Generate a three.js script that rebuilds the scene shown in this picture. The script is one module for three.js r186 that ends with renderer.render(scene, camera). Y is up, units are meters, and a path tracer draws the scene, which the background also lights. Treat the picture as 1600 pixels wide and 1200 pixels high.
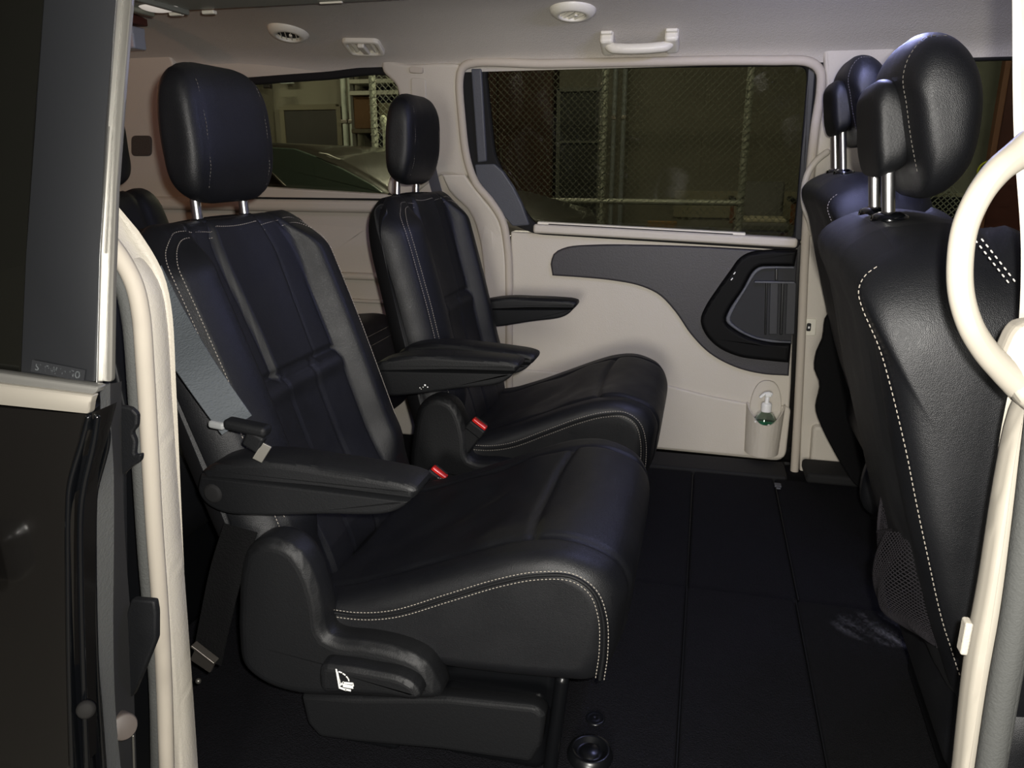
import * as THREE from 'three';
import { mergeGeometries, toCreasedNormals } from 'three/addons/utils/BufferGeometryUtils.js';
import { RoundedBoxGeometry } from 'three/addons/geometries/RoundedBoxGeometry.js';
import { TessellateModifier } from 'three/addons/modifiers/TessellateModifier.js';
import { RectAreaLightUniformsLib } from 'three/addons/lights/RectAreaLightUniformsLib.js';

// ---------------------------------------------------------------- camera, exposure, lights
// Metres. The van floor is y = 0, forward is +x, the camera looks across the van towards -z from outside the open sliding door.
const scene = new THREE.Scene();
scene.background = new THREE.Color(0x000000);
const EYE = [0, 0.85, 1.43], PITCH = 16.26, YAW = 13.9;
const camera = new THREE.PerspectiveCamera(53.13, 4 / 3, 0.02, 60);
camera.position.set(...EYE);
camera.rotation.order = 'YXZ';
camera.rotation.set(-PITCH * Math.PI / 180, YAW * Math.PI / 180, 0);
scene.add(camera);
const renderer = new THREE.WebGLRenderer({ antialias: true });
renderer.toneMapping = THREE.LinearToneMapping;
renderer.toneMappingExposure = 1.0;
renderer.shadowMap.enabled = true;
RectAreaLightUniformsLib.init();

const LIGHT = {
  flash: { at: [0.02, 0.868, 1.425], colour: 0xfffbf4, power: 4.7 },         // the phone's lamp beside the lens
  dome: { colour: 0xb6bcff, power: 0.62 },                                     // van ceiling lamps, faintly bluish
  cargo: { colour: 0xffb890, power: 0.12 },                                   // warm lamp at the back of the van
  work: { at: [-0.05, 0.72, 2.7], colour: 0xfffaf2, power: 48, size: 0.45 },  // added fill light, unseen, standing behind the camera
  garage: { colour: 0xfff8e6, power: 420 },                                     // garage ceiling tubes and the added fence light
};

// ---------------------------------------------------------------- helpers
const V = (x, y, z) => new THREE.Vector3(x, y, z);
const D2R = Math.PI / 180;
let rs = 12345;
const rnd = () => { rs = (Math.imul(rs, 1664525) + 1013904223) >>> 0; return rs / 4294967296; };
const mix = (a, b, t) => a + (b - a) * t;
const sst = (a, b, x) => { const t = Math.min(1, Math.max(0, (x - a) / (b - a))); return t * t * (3 - 2 * t); };

// where the sight line through a spot of the picture meets an upright plane z = const (used to read real positions off the photograph)
const cP = Math.cos(PITCH * D2R), sP = Math.sin(PITCH * D2R), cY = Math.cos(YAW * D2R), sY = Math.sin(YAW * D2R);
function ray(u, v) {
  const a = u - 800, b = 600 - v, f = 1200 * cP + b * sP;
  return [a * cY - f * sY, b * cP - 1200 * sP, -(f * cY + a * sY)];
}
function px(u, v, z) { const d = ray(u, v), t = (z - EYE[2]) / d[2]; return [EYE[0] + d[0] * t, EYE[1] + d[1] * t]; }
const pxs = (list, z) => list.map(([u, v]) => px(u, v, z));
const BELT = 0.64, LEAN = 0.16;
const wallZ = (y) => -0.80 + LEAN * Math.max(0, y - BELT);                    // the body side leans in above the belt line
function onWall(u, v, dz = 0) { let z = -0.8, p; for (let i = 0; i < 6; i++) { p = px(u, v, z + dz); z = wallZ(p[1]); } return p; }
const onW = (list, dz = 0) => list.map(([u, v]) => onWall(u, v, dz));

const used = {};
function numbered(name) { const n = used[name] = (used[name] ?? -1) + 1; return n ? name + '_' + String(n).padStart(3, '0') : name; }
function boxUV(g) {
  const n = g.index ? g.toNonIndexed() : g;
  for (const k of Object.keys(n.attributes)) if (!['position', 'normal'].includes(k)) n.deleteAttribute(k);
  if (!n.attributes.normal) n.computeVertexNormals();
  const p = n.attributes.position, uv = new Float32Array(p.count * 2);
  const a = V(), b = V(), c = V();
  for (let i = 0; i < p.count; i += 3) {
    a.fromBufferAttribute(p, i); b.fromBufferAttribute(p, i + 1); c.fromBufferAttribute(p, i + 2);
    const m = b.clone().sub(a).cross(c.clone().sub(a)), x = Math.abs(m.x), y = Math.abs(m.y), z = Math.abs(m.z);
    [a, b, c].forEach((q, k) => {
      const w = x > y && x > z ? [q.z, q.y] : y > z ? [q.x, q.z] : [q.x, q.y];
      uv[(i + k) * 2] = w[0]; uv[(i + k) * 2 + 1] = w[1];
    });
  }
  n.setAttribute('uv', new THREE.BufferAttribute(uv, 2));
  n.morphAttributes = {}; n.groups = [];
  return n;
}
function obj(name, geos, mat, parent = scene, data) {
  const list = (Array.isArray(geos) ? geos : [geos]).map(boxUV);
  const m = new THREE.Mesh(list.length > 1 ? mergeGeometries(list) : list[0], mat);
  m.name = numbered(name);
  m.castShadow = m.receiveShadow = true;
  if (data) Object.assign(m.userData, data);
  parent.add(m);
  return m;
}
function thing(name, label, category, pos = [0, 0, 0], group) {
  const o = new THREE.Group(); o.name = numbered(name); o.position.set(...pos);
  o.userData = { label, category }; if (group) o.userData.group = group;
  scene.add(o); return o;
}
function struct(name, pos = [0, 0, 0], label) {
  const o = new THREE.Group(); o.name = numbered(name); o.position.set(...pos); o.userData = { kind: 'structure' };
  if (label) o.userData.label = label;
  scene.add(o); return o;
}
function tag(o, label, category, group) { Object.assign(o.userData, { label, category }); if (group) o.userData.group = group; return o; }
// moves a thing's parts so that they are stored relative to its base
function based(root, pos) { root.children.forEach((c) => { c.geometry = c.geometry.clone().translate(-pos[0], -pos[1], -pos[2]); c.children.forEach((k) => { k.geometry = k.geometry.clone().translate(-pos[0], -pos[1], -pos[2]); }); }); root.position.set(...pos); return root; }

const smooth = (pts, n = 80, closed = true) => new THREE.CatmullRomCurve3(pts.map((p) => V(p[0], p[1], p[2] || 0)), closed, 'centripetal').getSpacedPoints(n).slice(0, closed ? n : n + 1);
function rpoly(pts, r = 0.01, seg = 5) {                                       // polygon with rounded corners: [x, y, radius?]
  const out = [], n = pts.length;
  for (let i = 0; i < n; i++) {
    const p = pts[i], a = pts[(i + n - 1) % n], b = pts[(i + 1) % n], R = p[2] ?? r;
    const la = Math.hypot(a[0] - p[0], a[1] - p[1]), lb = Math.hypot(b[0] - p[0], b[1] - p[1]);
    const ka = Math.min(R, la * 0.48) / la, kb = Math.min(R, lb * 0.48) / lb;
    if (R < 1e-4) { out.push([p[0], p[1]]); continue; }
    const A = [mix(p[0], a[0], ka), mix(p[1], a[1], ka)], B = [mix(p[0], b[0], kb), mix(p[1], b[1], kb)];
    for (let k = 0; k <= seg; k++) { const t = k / seg; out.push([(1 - t) ** 2 * A[0] + 2 * t * (1 - t) * p[0] + t * t * B[0], (1 - t) ** 2 * A[1] + 2 * t * (1 - t) * p[1] + t * t * B[1]]); }
  }
  return out;
}
const xy = (p) => p.isVector3 ? new THREE.Vector2(p.x, p.y) : new THREE.Vector2(p[0], p[1]);
// a thick plate with rounded rims; its front face looks to +z and lies at z
function plate(pts, { z = 0, d = 0.02, b = 0.004, holes = [], seg = 3, lean = false, cell = 0 } = {}) {
  const s = new THREE.Shape(pts.map(xy));
  holes.forEach((h) => s.holes.push(new THREE.Path(h.map(xy))));
  let g = new THREE.ExtrudeGeometry(s, { depth: Math.max(0.0005, d - 2 * b), bevelEnabled: b > 0, bevelThickness: b, bevelSize: b, bevelOffset: -b, bevelSegments: seg, steps: 1 });
  g.translate(0, 0, z - (b > 0 ? d - b : d));
  if (lean) g = leaned(g, cell || 0.07); else g = toCreasedNormals(g, 0.7);
  return flatFaces(g);
}
function flatFaces(g) {                                                        // keep the broad faces of a plate flat, only its rims are rounded
  const p = g.attributes.position, n = g.attributes.normal, a = V(), b = V(), c = V();
  for (let i = 0; i < p.count; i += 3) {
    a.fromBufferAttribute(p, i); b.fromBufferAttribute(p, i + 1).sub(a); c.fromBufferAttribute(p, i + 2).sub(a); b.cross(c).normalize();
    if (Math.abs(b.z) > 0.98) for (let k = 0; k < 3; k++) n.setXYZ(i + k, b.x, b.y, b.z);
  }
  return g;
}
function leaned(g, cell = 0.07) {                                              // bend a piece of the far body side to follow its lean
  g = new TessellateModifier(cell, 7).modify(g.index ? g.toNonIndexed() : g);
  const p = g.attributes.position;
  for (let i = 0; i < p.count; i++) p.setZ(i, p.getZ(i) + wallZ(p.getY(i)));
  g.deleteAttribute('normal'); if (g.attributes.uv) g.deleteAttribute('uv');
  return toCreasedNormals(g, 0.7);
}
function tube(pts, r, { closed = false, n = 60, rad = 10, caps = true } = {}) {
  const c = new THREE.CatmullRomCurve3(pts.map((p) => p.isVector3 ? p : V(...p)), closed, 'centripetal');
  const gs = [new THREE.TubeGeometry(c, n, r, rad, closed)];
  if (caps && !closed) for (const e of [c.getPoint(0), c.getPoint(1)]) gs.push(new THREE.SphereGeometry(r, rad, 8).translate(e.x, e.y, e.z));
  return mergeGeometries(gs.map((g) => boxUV(g)));
}
function rod(a, b, r, rad = 12) { return tube([V(...a), V(...a).lerp(V(...b), 0.5), V(...b)], r, { n: 6, rad }); }
function rbox(w, h, d, r = 0.004, x = 0, y = 0, z = 0, rot) {
  const g = new RoundedBoxGeometry(w, h, d, 3, Math.min(r, w / 2.01, h / 2.01, d / 2.01));
  if (rot) g.applyMatrix4(new THREE.Matrix4().makeRotationFromEuler(new THREE.Euler(...rot)));
  return g.translate(x, y, z);
}
function lathe(pts, x = 0, y = 0, z = 0, n = 36) { return new THREE.LatheGeometry(pts.map((p) => new THREE.Vector2(...p)), n).translate(x, y, z); }
// a padded body: a closed side outline (x, y) swept across z with rounded flanks, pushed in and out along its surface
function pillow({ prof, hw, r, nT = 110, nS = 24, arc = 7, disp, warp, pick, bulge = 0, sq = 0 }) {
  const pts = smooth(prof, nT), N = nT;
  const nor = pts.map((p, i) => { const a = pts[(i + N - 1) % N], b = pts[(i + 1) % N], d = V(b.y - a.y, -(b.x - a.x), 0).normalize(); return d; });
  const rows = [];
  for (let k = 0; k <= arc; k++) rows.push({ z: -hw + r - r * Math.cos(k / arc * Math.PI / 2), inset: r * (1 - Math.sin(k / arc * Math.PI / 2)), c: arc - k });
  for (let k = 1; k < nS; k++) rows.push({ z: mix(-hw + r, hw - r, k / nS), inset: 0, c: 0 });
  for (let k = arc; k >= 0; k--) rows.push({ z: hw - r + r * Math.cos(k / arc * Math.PI / 2), inset: r * (1 - Math.sin(k / arc * Math.PI / 2)), c: arc - k });
  // inset curves, shrunk step by step so that tight bends do not fold over
  const curveAt = [pts];
  if (sq) {                                                                    // domed flanks: the outline shrinks towards its middle along a superellipse
    const xs = pts.map((p) => p.x), ys = pts.map((p) => p.y), cx = (Math.min(...xs) + Math.max(...xs)) / 2, cy = (Math.min(...ys) + Math.max(...ys)) / 2, K = 22;
    rows.length = 0; curveAt.length = 0;
    const ring = (k) => { const w = k / K, q = 1 - w ** 1.6 * 0.985; return { q, z: hw * (1 - q ** sq) ** (1 / sq) }; };
    for (let k = 0; k <= K; k++) curveAt.push(pts.map((p) => V(cx + (p.x - cx) * ring(k).q, cy + (p.y - cy) * ring(k).q, 0)));
    for (let k = K; k >= 0; k--) rows.push({ z: -ring(k).z, inset: r * Math.min(1, (1 - ring(k).q) * 6), c: k });
    for (let k = 1; k <= K; k++) rows.push({ z: ring(k).z, inset: r * Math.min(1, (1 - ring(k).q) * 6), c: k });
    // rows crowd where the outline is full size: spread a few across the width
    const full = []; const z1 = ring(1).z; for (let k = 1; k < nS; k++) full.push({ z: mix(-z1, z1, k / nS), inset: 0, c: 0, q: 1 });
    const mid = rows.findIndex((w) => w.c === 0); rows.splice(mid, 1, ...full);
  } else { let cur = pts.map((p) => p.clone()), done = 0; for (let k = 1; k <= arc; k++) { const want = r * (1 - Math.cos(k / arc * Math.PI / 2)); const sub = 3; for (let q = 0; q < sub; q++) { const st = (want - done) / sub; const nn = cur.map((p, i) => { const A = cur[(i + N - 2) % N], B = cur[(i + 2) % N]; return V(B.y - A.y, -(B.x - A.x), 0).normalize(); }); cur = cur.map((p, i) => p.clone().addScaledVector(nn[i], -st)); cur = cur.map((p, i) => p.clone().lerp(cur[(i + N - 1) % N].clone().add(cur[(i + 1) % N]).multiplyScalar(0.5), 0.4)); } done = want; curveAt.push(cur); } }
  const pos = [], idx = [], keyOf = [];
  const put = (x, y, z) => { const q = { x, y, z }; if (warp) warp(q); pos.push(q.x, q.y, q.z); return pos.length / 3 - 1; };
  const raw = [];
  rows.forEach((w) => { for (let i = 0; i < N; i++) { const p = pts[i], n = nor[i], k = disp ? disp(p.x, p.y, w.z, n, i / N) * (1 - w.inset / r) : 0; raw.push([p.x, p.y, w.z, n]); const e = curveAt[w.c][i]; put(e.x + n.x * k, e.y + n.y * k, w.z); } });
  for (let j = 0; j < rows.length - 1; j++) for (let i = 0; i < N; i++) {
    const a = j * N + i, b = j * N + (i + 1) % N, c = a + N, d = b + N;
    idx.push(a, b, d, a, d, c);
    const A = raw[a], B = raw[d], k = pick ? pick((A[0] + B[0]) / 2, (A[1] + B[1]) / 2, (A[2] + B[2]) / 2, A[3]) : 'body';
    keyOf.push(k, k);
  }
  for (const [j, sgn] of [[0, -1], [rows.length - 1, 1]]) {                     // flanks
    let cx = 0, cy = 0; for (let i = 0; i < N; i++) { cx += pos[(j * N + i) * 3]; cy += pos[(j * N + i) * 3 + 1]; } cx /= N; cy /= N;
    if (bulge) {
      let prev = []; for (let i = 0; i < N; i++) prev.push(j * N + i);
      for (let ring = 1; ring <= 7; ring++) {
        if (ring === 7) { pos.push(cx, cy, pos[j * N * 3 + 2] + sgn * bulge); const c = pos.length / 3 - 1; for (let i = 0; i < N; i++) { const a = prev[i], b = prev[(i + 1) % N]; if (sgn > 0) idx.push(a, b, c); else idx.push(a, c, b); keyOf.push('body'); } break; }
        const q = 1 - ring / 7, cur = [];
        for (let i = 0; i < N; i++) { const o = (j * N + i) * 3; pos.push(mix(cx, pos[o], q), mix(cy, pos[o + 1], q), pos[o + 2] + sgn * bulge * (1 - q * q) ** 2); cur.push(pos.length / 3 - 1); }
        for (let i = 0; i < N; i++) { const a = prev[i], b = prev[(i + 1) % N], c = cur[i], d = cur[(i + 1) % N]; if (sgn > 0) idx.push(a, b, d, a, d, c); else idx.push(a, d, b, a, c, d); keyOf.push('body', 'body'); }
        prev = cur;
      }
    } else {
      const ring = []; for (let i = 0; i < N; i++) { const o = (j * N + i) * 3; pos.push(pos[o], pos[o + 1], pos[o + 2]); ring.push(pos.length / 3 - 1); }
      const tri = THREE.ShapeUtils.triangulateShape(ring.map((o) => new THREE.Vector2(pos[o * 3], pos[o * 3 + 1])), []);
      for (const t of tri) { if (sgn > 0) idx.push(ring[t[0]], ring[t[1]], ring[t[2]]); else idx.push(ring[t[0]], ring[t[2]], ring[t[1]]); keyOf.push('body'); }
    }
  }
  const g = new THREE.BufferGeometry();
  g.setAttribute('position', new THREE.Float32BufferAttribute(pos, 3)); g.setIndex(idx); g.computeVertexNormals();
  const nn = g.attributes.normal;
  if (!bulge) for (const [j, sgn] of [[0, -1], [rows.length - 1, 1]]) for (let i = 0; i < N; i++) nn.setXYZ(j * N + i, 0, 0, sgn);
  if (!pick) return g;
  const out = {};
  keyOf.forEach((k, t) => { (out[k] ??= []).push(idx[t * 3], idx[t * 3 + 1], idx[t * 3 + 2]); });
  for (const k of Object.keys(out)) { const h = new THREE.BufferGeometry(); h.setAttribute('position', g.attributes.position); h.setAttribute('normal', nn); h.setIndex(out[k]); out[k] = h; }
  return out;
}
const groove = (d, w, depth) => -depth * Math.exp(-(d * d) / (w * w));
function stitches(pts, { step = 0.0052, len = 0.0036, w = 0.0014, h = 0.0010 } = {}) {   // a row of thread stitches along a path
  const c = new THREE.CatmullRomCurve3(pts.map((p) => p.isVector3 ? p : V(...p)), false, 'centripetal');
  const L = c.getLength(), n = Math.floor(L / step), gs = [], m = new THREE.Matrix4();
  const sp = c.getSpacedPoints(n);
  for (let i = 0; i < n; i++) {
    const a = sp[i], b = sp[i + 1], t = b.clone().sub(a).normalize(), mid = a.clone().lerp(b, 0.5);
    const g = new THREE.CapsuleGeometry(w / 2, len - w, 1, 4);
    m.makeRotationFromQuaternion(new THREE.Quaternion().setFromUnitVectors(V(0, 1, 0), t)).setPosition(mid);
    g.applyMatrix4(m); gs.push(boxUV(g));
  }
  return gs;
}
function band(pts, wv, width, t) {                                             // a flat strap along pts, wv = width directions
  const c = new THREE.CatmullRomCurve3(pts.map((p) => V(...p)), false, 'centripetal'), n = 60, sp = c.getSpacedPoints(n), pos = [], idx = [];
  const wc = new THREE.CatmullRomCurve3(wv.map((p) => V(...p)), false, 'centripetal');
  for (let i = 0; i <= n; i++) {
    const T = sp[Math.min(n, i + 1)].clone().sub(sp[Math.max(0, i - 1)]).normalize(), W = wc.getPoint(i / n); W.addScaledVector(T, -W.dot(T)).normalize();
    const Nn = T.clone().cross(W).normalize();
    for (const [a, b] of [[-1, -0.5], [-0.97, 0.5], [0.97, 0.5], [1, -0.5]]) { const q = sp[i].clone().addScaledVector(W, a * width / 2).addScaledVector(Nn, b * t); pos.push(q.x, q.y, q.z); }
    if (i < n) for (let k = 0; k < 4; k++) { const a = i * 4 + k, b = i * 4 + (k + 1) % 4; idx.push(a, b, b + 4, a, b + 4, a + 4); }
  }
  const g = new THREE.BufferGeometry(); g.setAttribute('position', new THREE.Float32BufferAttribute(pos, 3)); g.setIndex(idx);
  return toCreasedNormals(g.toNonIndexed(), 0.6);
}

// ---------------------------------------------------------------- materials
function noiseField(size, cells, seed) {                                       // tileable value noise 0..1
  let s = seed * 7919 + 17; const r = () => { s = (Math.imul(s, 1103515245) + 12345) >>> 0; return s / 4294967296; };
  const g = Array.from({ length: cells * cells }, r), out = new Float32Array(size * size);
  for (let y = 0; y < size; y++) for (let x = 0; x < size; x++) {
    const fx = x / size * cells, fy = y / size * cells, x0 = Math.floor(fx), y0 = Math.floor(fy), tx = sst(0, 1, fx - x0), ty = sst(0, 1, fy - y0), x1 = (x0 + 1) % cells, y1 = (y0 + 1) % cells;
    out[y * size + x] = mix(mix(g[y0 * cells + x0], g[y0 * cells + x1], tx), mix(g[y1 * cells + x0], g[y1 * cells + x1], tx), ty);
  }
  return out;
}
function cellField(size, cells, seed) {                                        // tileable cell noise: 0 on the cracks, 1 inside
  let s = seed * 104729 + 3; const r = () => { s = (Math.imul(s, 1103515245) + 12345) >>> 0; return s / 4294967296; };
  const P = Array.from({ length: cells * cells }, () => [r(), r()]), out = new Float32Array(size * size);
  for (let y = 0; y < size; y++) for (let x = 0; x < size; x++) {
    const fx = x / size * cells, fy = y / size * cells, cx = Math.floor(fx), cy = Math.floor(fy); let a = 9, b = 9;
    for (let j = -1; j <= 1; j++) for (let i = -1; i <= 1; i++) { const p = P[((cy + j + cells) % cells) * cells + (cx + i + cells) % cells], d = Math.hypot(cx + i + p[0] - fx, cy + j + p[1] - fy); if (d < a) { b = a; a = d; } else if (d < b) b = d; }
    out[y * size + x] = Math.min(1, (b - a) * 2.2);
  }
  return out;
}
function tex(size, f, metres, srgb = false) {
  const d = new Uint8Array(size * size * 4);
  for (let i = 0; i < size * size; i++) { const c = f(i); for (let k = 0; k < 3; k++) d[i * 4 + k] = Math.max(0, Math.min(255, (Array.isArray(c) ? c[k] : c) * 255)); d[i * 4 + 3] = 255; }
  const t = new THREE.DataTexture(d, size, size); t.wrapS = t.wrapT = THREE.RepeatWrapping; t.magFilter = THREE.LinearFilter; t.minFilter = THREE.LinearMipmapLinearFilter; t.generateMipmaps = true;
  t.repeat.set(1 / metres, 1 / metres); if (srgb) t.colorSpace = THREE.SRGBColorSpace; t.needsUpdate = true; return t;
}
const S = 512;
const cA = cellField(S, 64, 1), cB = cellField(S, 30, 2), nA = noiseField(S, 8, 3), nB = noiseField(S, 64, 4), nC = noiseField(S, 170, 5), nD = noiseField(S, 20, 6), nE = noiseField(S, 4, 7);
const leatherBump = tex(S, (i) => 0.55 * cA[i] + 0.2 * cB[i] + 0.25 * nD[i], 0.10);
const leatherRough = tex(S, (i) => 0.78 + 0.22 * (0.6 * nA[i] + 0.4 * nD[i]), 0.37);
const grainBump = tex(S, (i) => 0.6 * nC[i] + 0.4 * nB[i], 0.16);
const clothBump = tex(S, (i) => 0.7 * nC[i] + 0.3 * nB[i], 0.22);
const carpetBump = tex(S, (i) => nC[i] * 0.8 + nB[i] * 0.2, 0.20);
const carpetMap = tex(S, (i) => 0.72 + 0.28 * (0.6 * nC[i] + 0.4 * nA[i]), 0.26, false);
const blotch = tex(S, (i) => 0.86 + 0.14 * (0.5 * nE[i] + 0.5 * nA[i]), 2.3, false);
const std = (color, o = {}) => new THREE.MeshPhysicalMaterial({ color, roughness: 0.6, ...o });
const M = {
  leather: std(0x0e0f12, { roughness: 0.57, roughnessMap: leatherRough, bumpMap: leatherBump, bumpScale: 0.00022, specularIntensity: 0.9 }),
  leatherPanel: std(0x0c0d10, { roughness: 0.68, roughnessMap: leatherRough, bumpMap: leatherBump, bumpScale: 0.00016 }),
  thread: std(0x9c958a, { roughness: 0.8 }),
  plastic: std(0x0e0f11, { roughness: 0.62, specularIntensity: 0.55, bumpMap: grainBump, bumpScale: 0.00018 }),
  plasticSoft: std(0x0f1012, { roughness: 0.55, specularIntensity: 0.75, bumpMap: grainBump, bumpScale: 0.00018 }),
  darkInsert: std(0x2f2d31, { roughness: 0.5, bumpMap: grainBump, bumpScale: 0.0003 }),
  recess: std(0x2a2b2f, { roughness: 0.6 }),
  greyTrim: std(0x4b4d54, { roughness: 0.5, bumpMap: grainBump, bumpScale: 0.0003 }),
  gloss: std(0x07080a, { roughness: 0.14, clearcoat: 1, clearcoatRoughness: 0.05 }),
  satinBlack: std(0x0c0d0f, { roughness: 0.3 }),
  beige: std(0xc3bcaf, { roughness: 0.55, bumpMap: grainBump, bumpScale: 0.0003 }),
  beigeGripDimmed: std(0xa39d91, { roughness: 0.5 }),  // trim beige, colour darkened to offset the strong light on the close handle
  beigeNearDimmed: std(0xb3ada1, { roughness: 0.55, bumpMap: grainBump, bumpScale: 0.0003 }),  // same trim beige, toned down in colour where the lamp is close
  beigeSeal: std(0xb9b0a2, { roughness: 0.8, bumpMap: clothBump, bumpScale: 0.0001 }),
  ivory: std(0xd9d4c4, { roughness: 0.42, bumpMap: grainBump, bumpScale: 0.0002 }),
  headliner: std(0xcdc7bd, { roughness: 0.95, bumpMap: clothBump, bumpScale: 0.0008, map: blotch }),
  rubber: std(0x454644, { roughness: 0.8, bumpMap: grainBump, bumpScale: 0.0004 }),
  rubberDark: std(0x0b0b0c, { roughness: 0.85 }),
  carpet: std(0x141418, { roughness: 1, bumpMap: carpetBump, bumpScale: 0.002, map: carpetMap, specularIntensity: 0.25 }),
  chrome: std(0xd8d8d8, { roughness: 0.3, metalness: 1 }),
  satinMetal: std(0x75736d, { roughness: 0.42, metalness: 0.8 }),
  steel: std(0x8d8780, { roughness: 0.4, metalness: 0.9 }),
  red: std(0xc41e1a, { roughness: 0.3, clearcoat: 0.5 }),
  white: std(0xeeeeea, { roughness: 0.4 }),
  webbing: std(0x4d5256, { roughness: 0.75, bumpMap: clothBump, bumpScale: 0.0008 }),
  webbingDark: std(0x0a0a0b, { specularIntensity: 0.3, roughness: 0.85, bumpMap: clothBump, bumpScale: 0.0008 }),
  paint: std(0x0d0c0b, { roughness: 0.25, clearcoat: 1, clearcoatRoughness: 0.08 }),
  privacy: std(0x82827a, { roughness: 0.02, transmission: 1, thickness: 0, ior: 1.25 }),
  tint: std(0xb4b5aa, { roughness: 0.02, transmission: 1, thickness: 0, ior: 1.45 }),
  clear: std(0x9a9e98, { roughness: 0.02, transmission: 1, thickness: 0, ior: 1.45 }),
  applique: std(0x17181a, { roughness: 0.38, clearcoat: 0.4, clearcoatRoughness: 0.3 }),
};

// ================================================================ the van: shell
// ---- floor: carpeted lids over the stowage bins
{
  const f = struct('floor');
  obj('floor_pan', [rbox(2.9, 0.05, 1.66, 0.004, -0.5, -0.047, 0)], M.carpet, f);
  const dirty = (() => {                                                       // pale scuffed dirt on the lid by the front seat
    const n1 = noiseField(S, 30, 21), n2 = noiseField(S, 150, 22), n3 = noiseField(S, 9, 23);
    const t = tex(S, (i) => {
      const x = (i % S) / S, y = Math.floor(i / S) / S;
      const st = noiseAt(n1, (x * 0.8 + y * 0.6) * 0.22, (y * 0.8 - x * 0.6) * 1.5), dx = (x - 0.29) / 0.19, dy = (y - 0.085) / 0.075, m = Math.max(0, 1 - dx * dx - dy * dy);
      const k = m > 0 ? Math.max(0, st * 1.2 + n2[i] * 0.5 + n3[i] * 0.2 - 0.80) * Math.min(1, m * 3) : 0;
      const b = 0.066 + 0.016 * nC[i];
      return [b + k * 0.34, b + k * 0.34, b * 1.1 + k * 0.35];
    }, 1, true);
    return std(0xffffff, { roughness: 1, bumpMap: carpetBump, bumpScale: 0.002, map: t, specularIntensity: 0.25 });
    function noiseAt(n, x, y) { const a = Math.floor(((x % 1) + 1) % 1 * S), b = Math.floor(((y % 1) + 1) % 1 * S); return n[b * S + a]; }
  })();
  const lid = (x0, x1, z0, z1, y, mat) => {
    const w = x1 - x0 - 0.004, d = z1 - z0 - 0.004;
    return obj('floor_panel', [rbox(w, 0.022, d, 0.007, (x0 + x1) / 2, y - 0.011, (z0 + z1) / 2)], mat || M.carpet, f);
  };
  lid(-0.95, 0.014, -0.665, -0.022, 0.0); lid(0.014, 0.232, -0.665, -0.022, 0.0); lid(0.232, 0.75, -0.665, -0.022, 0.0);
  lid(-0.95, 0.012, -0.022, 0.78, 0.006); lid(0.012, 0.225, -0.022, 0.78, 0.006);
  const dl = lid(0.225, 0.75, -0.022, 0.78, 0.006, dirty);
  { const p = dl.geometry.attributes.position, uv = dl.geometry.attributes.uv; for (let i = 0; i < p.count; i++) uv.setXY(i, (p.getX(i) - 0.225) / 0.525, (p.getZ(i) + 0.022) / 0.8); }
  lid(-2.0, -0.955, -0.75, 0.75, -0.01);
  const bead = (a, b) => tube([a, V(...a).lerp(V(...b), 0.33).toArray(), V(...a).lerp(V(...b), 0.66).toArray(), b], 0.0017, { n: 40, rad: 6 });
  obj('seam_piping', [bead([0.0125, 0.001, -0.63], [0.0125, 0.001, -0.03]), bead([0.013, 0.0065, -0.018], [0.011, 0.0065, 0.76]), bead([0.232, 0.001, -0.63], [0.232, 0.001, -0.03]), bead([0.2255, 0.0065, -0.018], [0.2235, 0.0065, 0.76])], M.plastic, f);
  obj('sill_strip', [rbox(0.82, 0.030, 0.12, 0.010, -0.14, -0.012, -0.735)], M.rubberDark, f);
  obj('lid_latch', [rbox(0.018, 0.006, 0.022, 0.002, 0.238, 0.003, -0.61), rbox(0.012, 0.004, 0.03, 0.002, 0.238, 0.003, -0.60)], M.greyTrim, f);
  // round rubber plug and small screw well in front of the seat
  obj('floor_plug', [lathe([[0, 0.012], [0.012, 0.012], [0.014, 0.006], [0.02, 0.006], [0.024, 0.013], [0.030, 0.013], [0.034, 0.004], [0.034, 0]], -0.113, 0.006, 0.495, 40)], M.satinBlack, f);
  obj('screw_well', [lathe([[0, 0.001], [0.004, 0.003], [0.006, 0.0015], [0.012, 0.001], [0.014, 0.003], [0.0155, 0.0]], -0.116, 0.006, 0.416, 30)], M.satinBlack, f);
  obj('sill_step', [rbox(0.16, 0.03, 0.12, 0.01, 0.395, 0.012, -0.715)], M.rubberDark, f);
}

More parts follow.
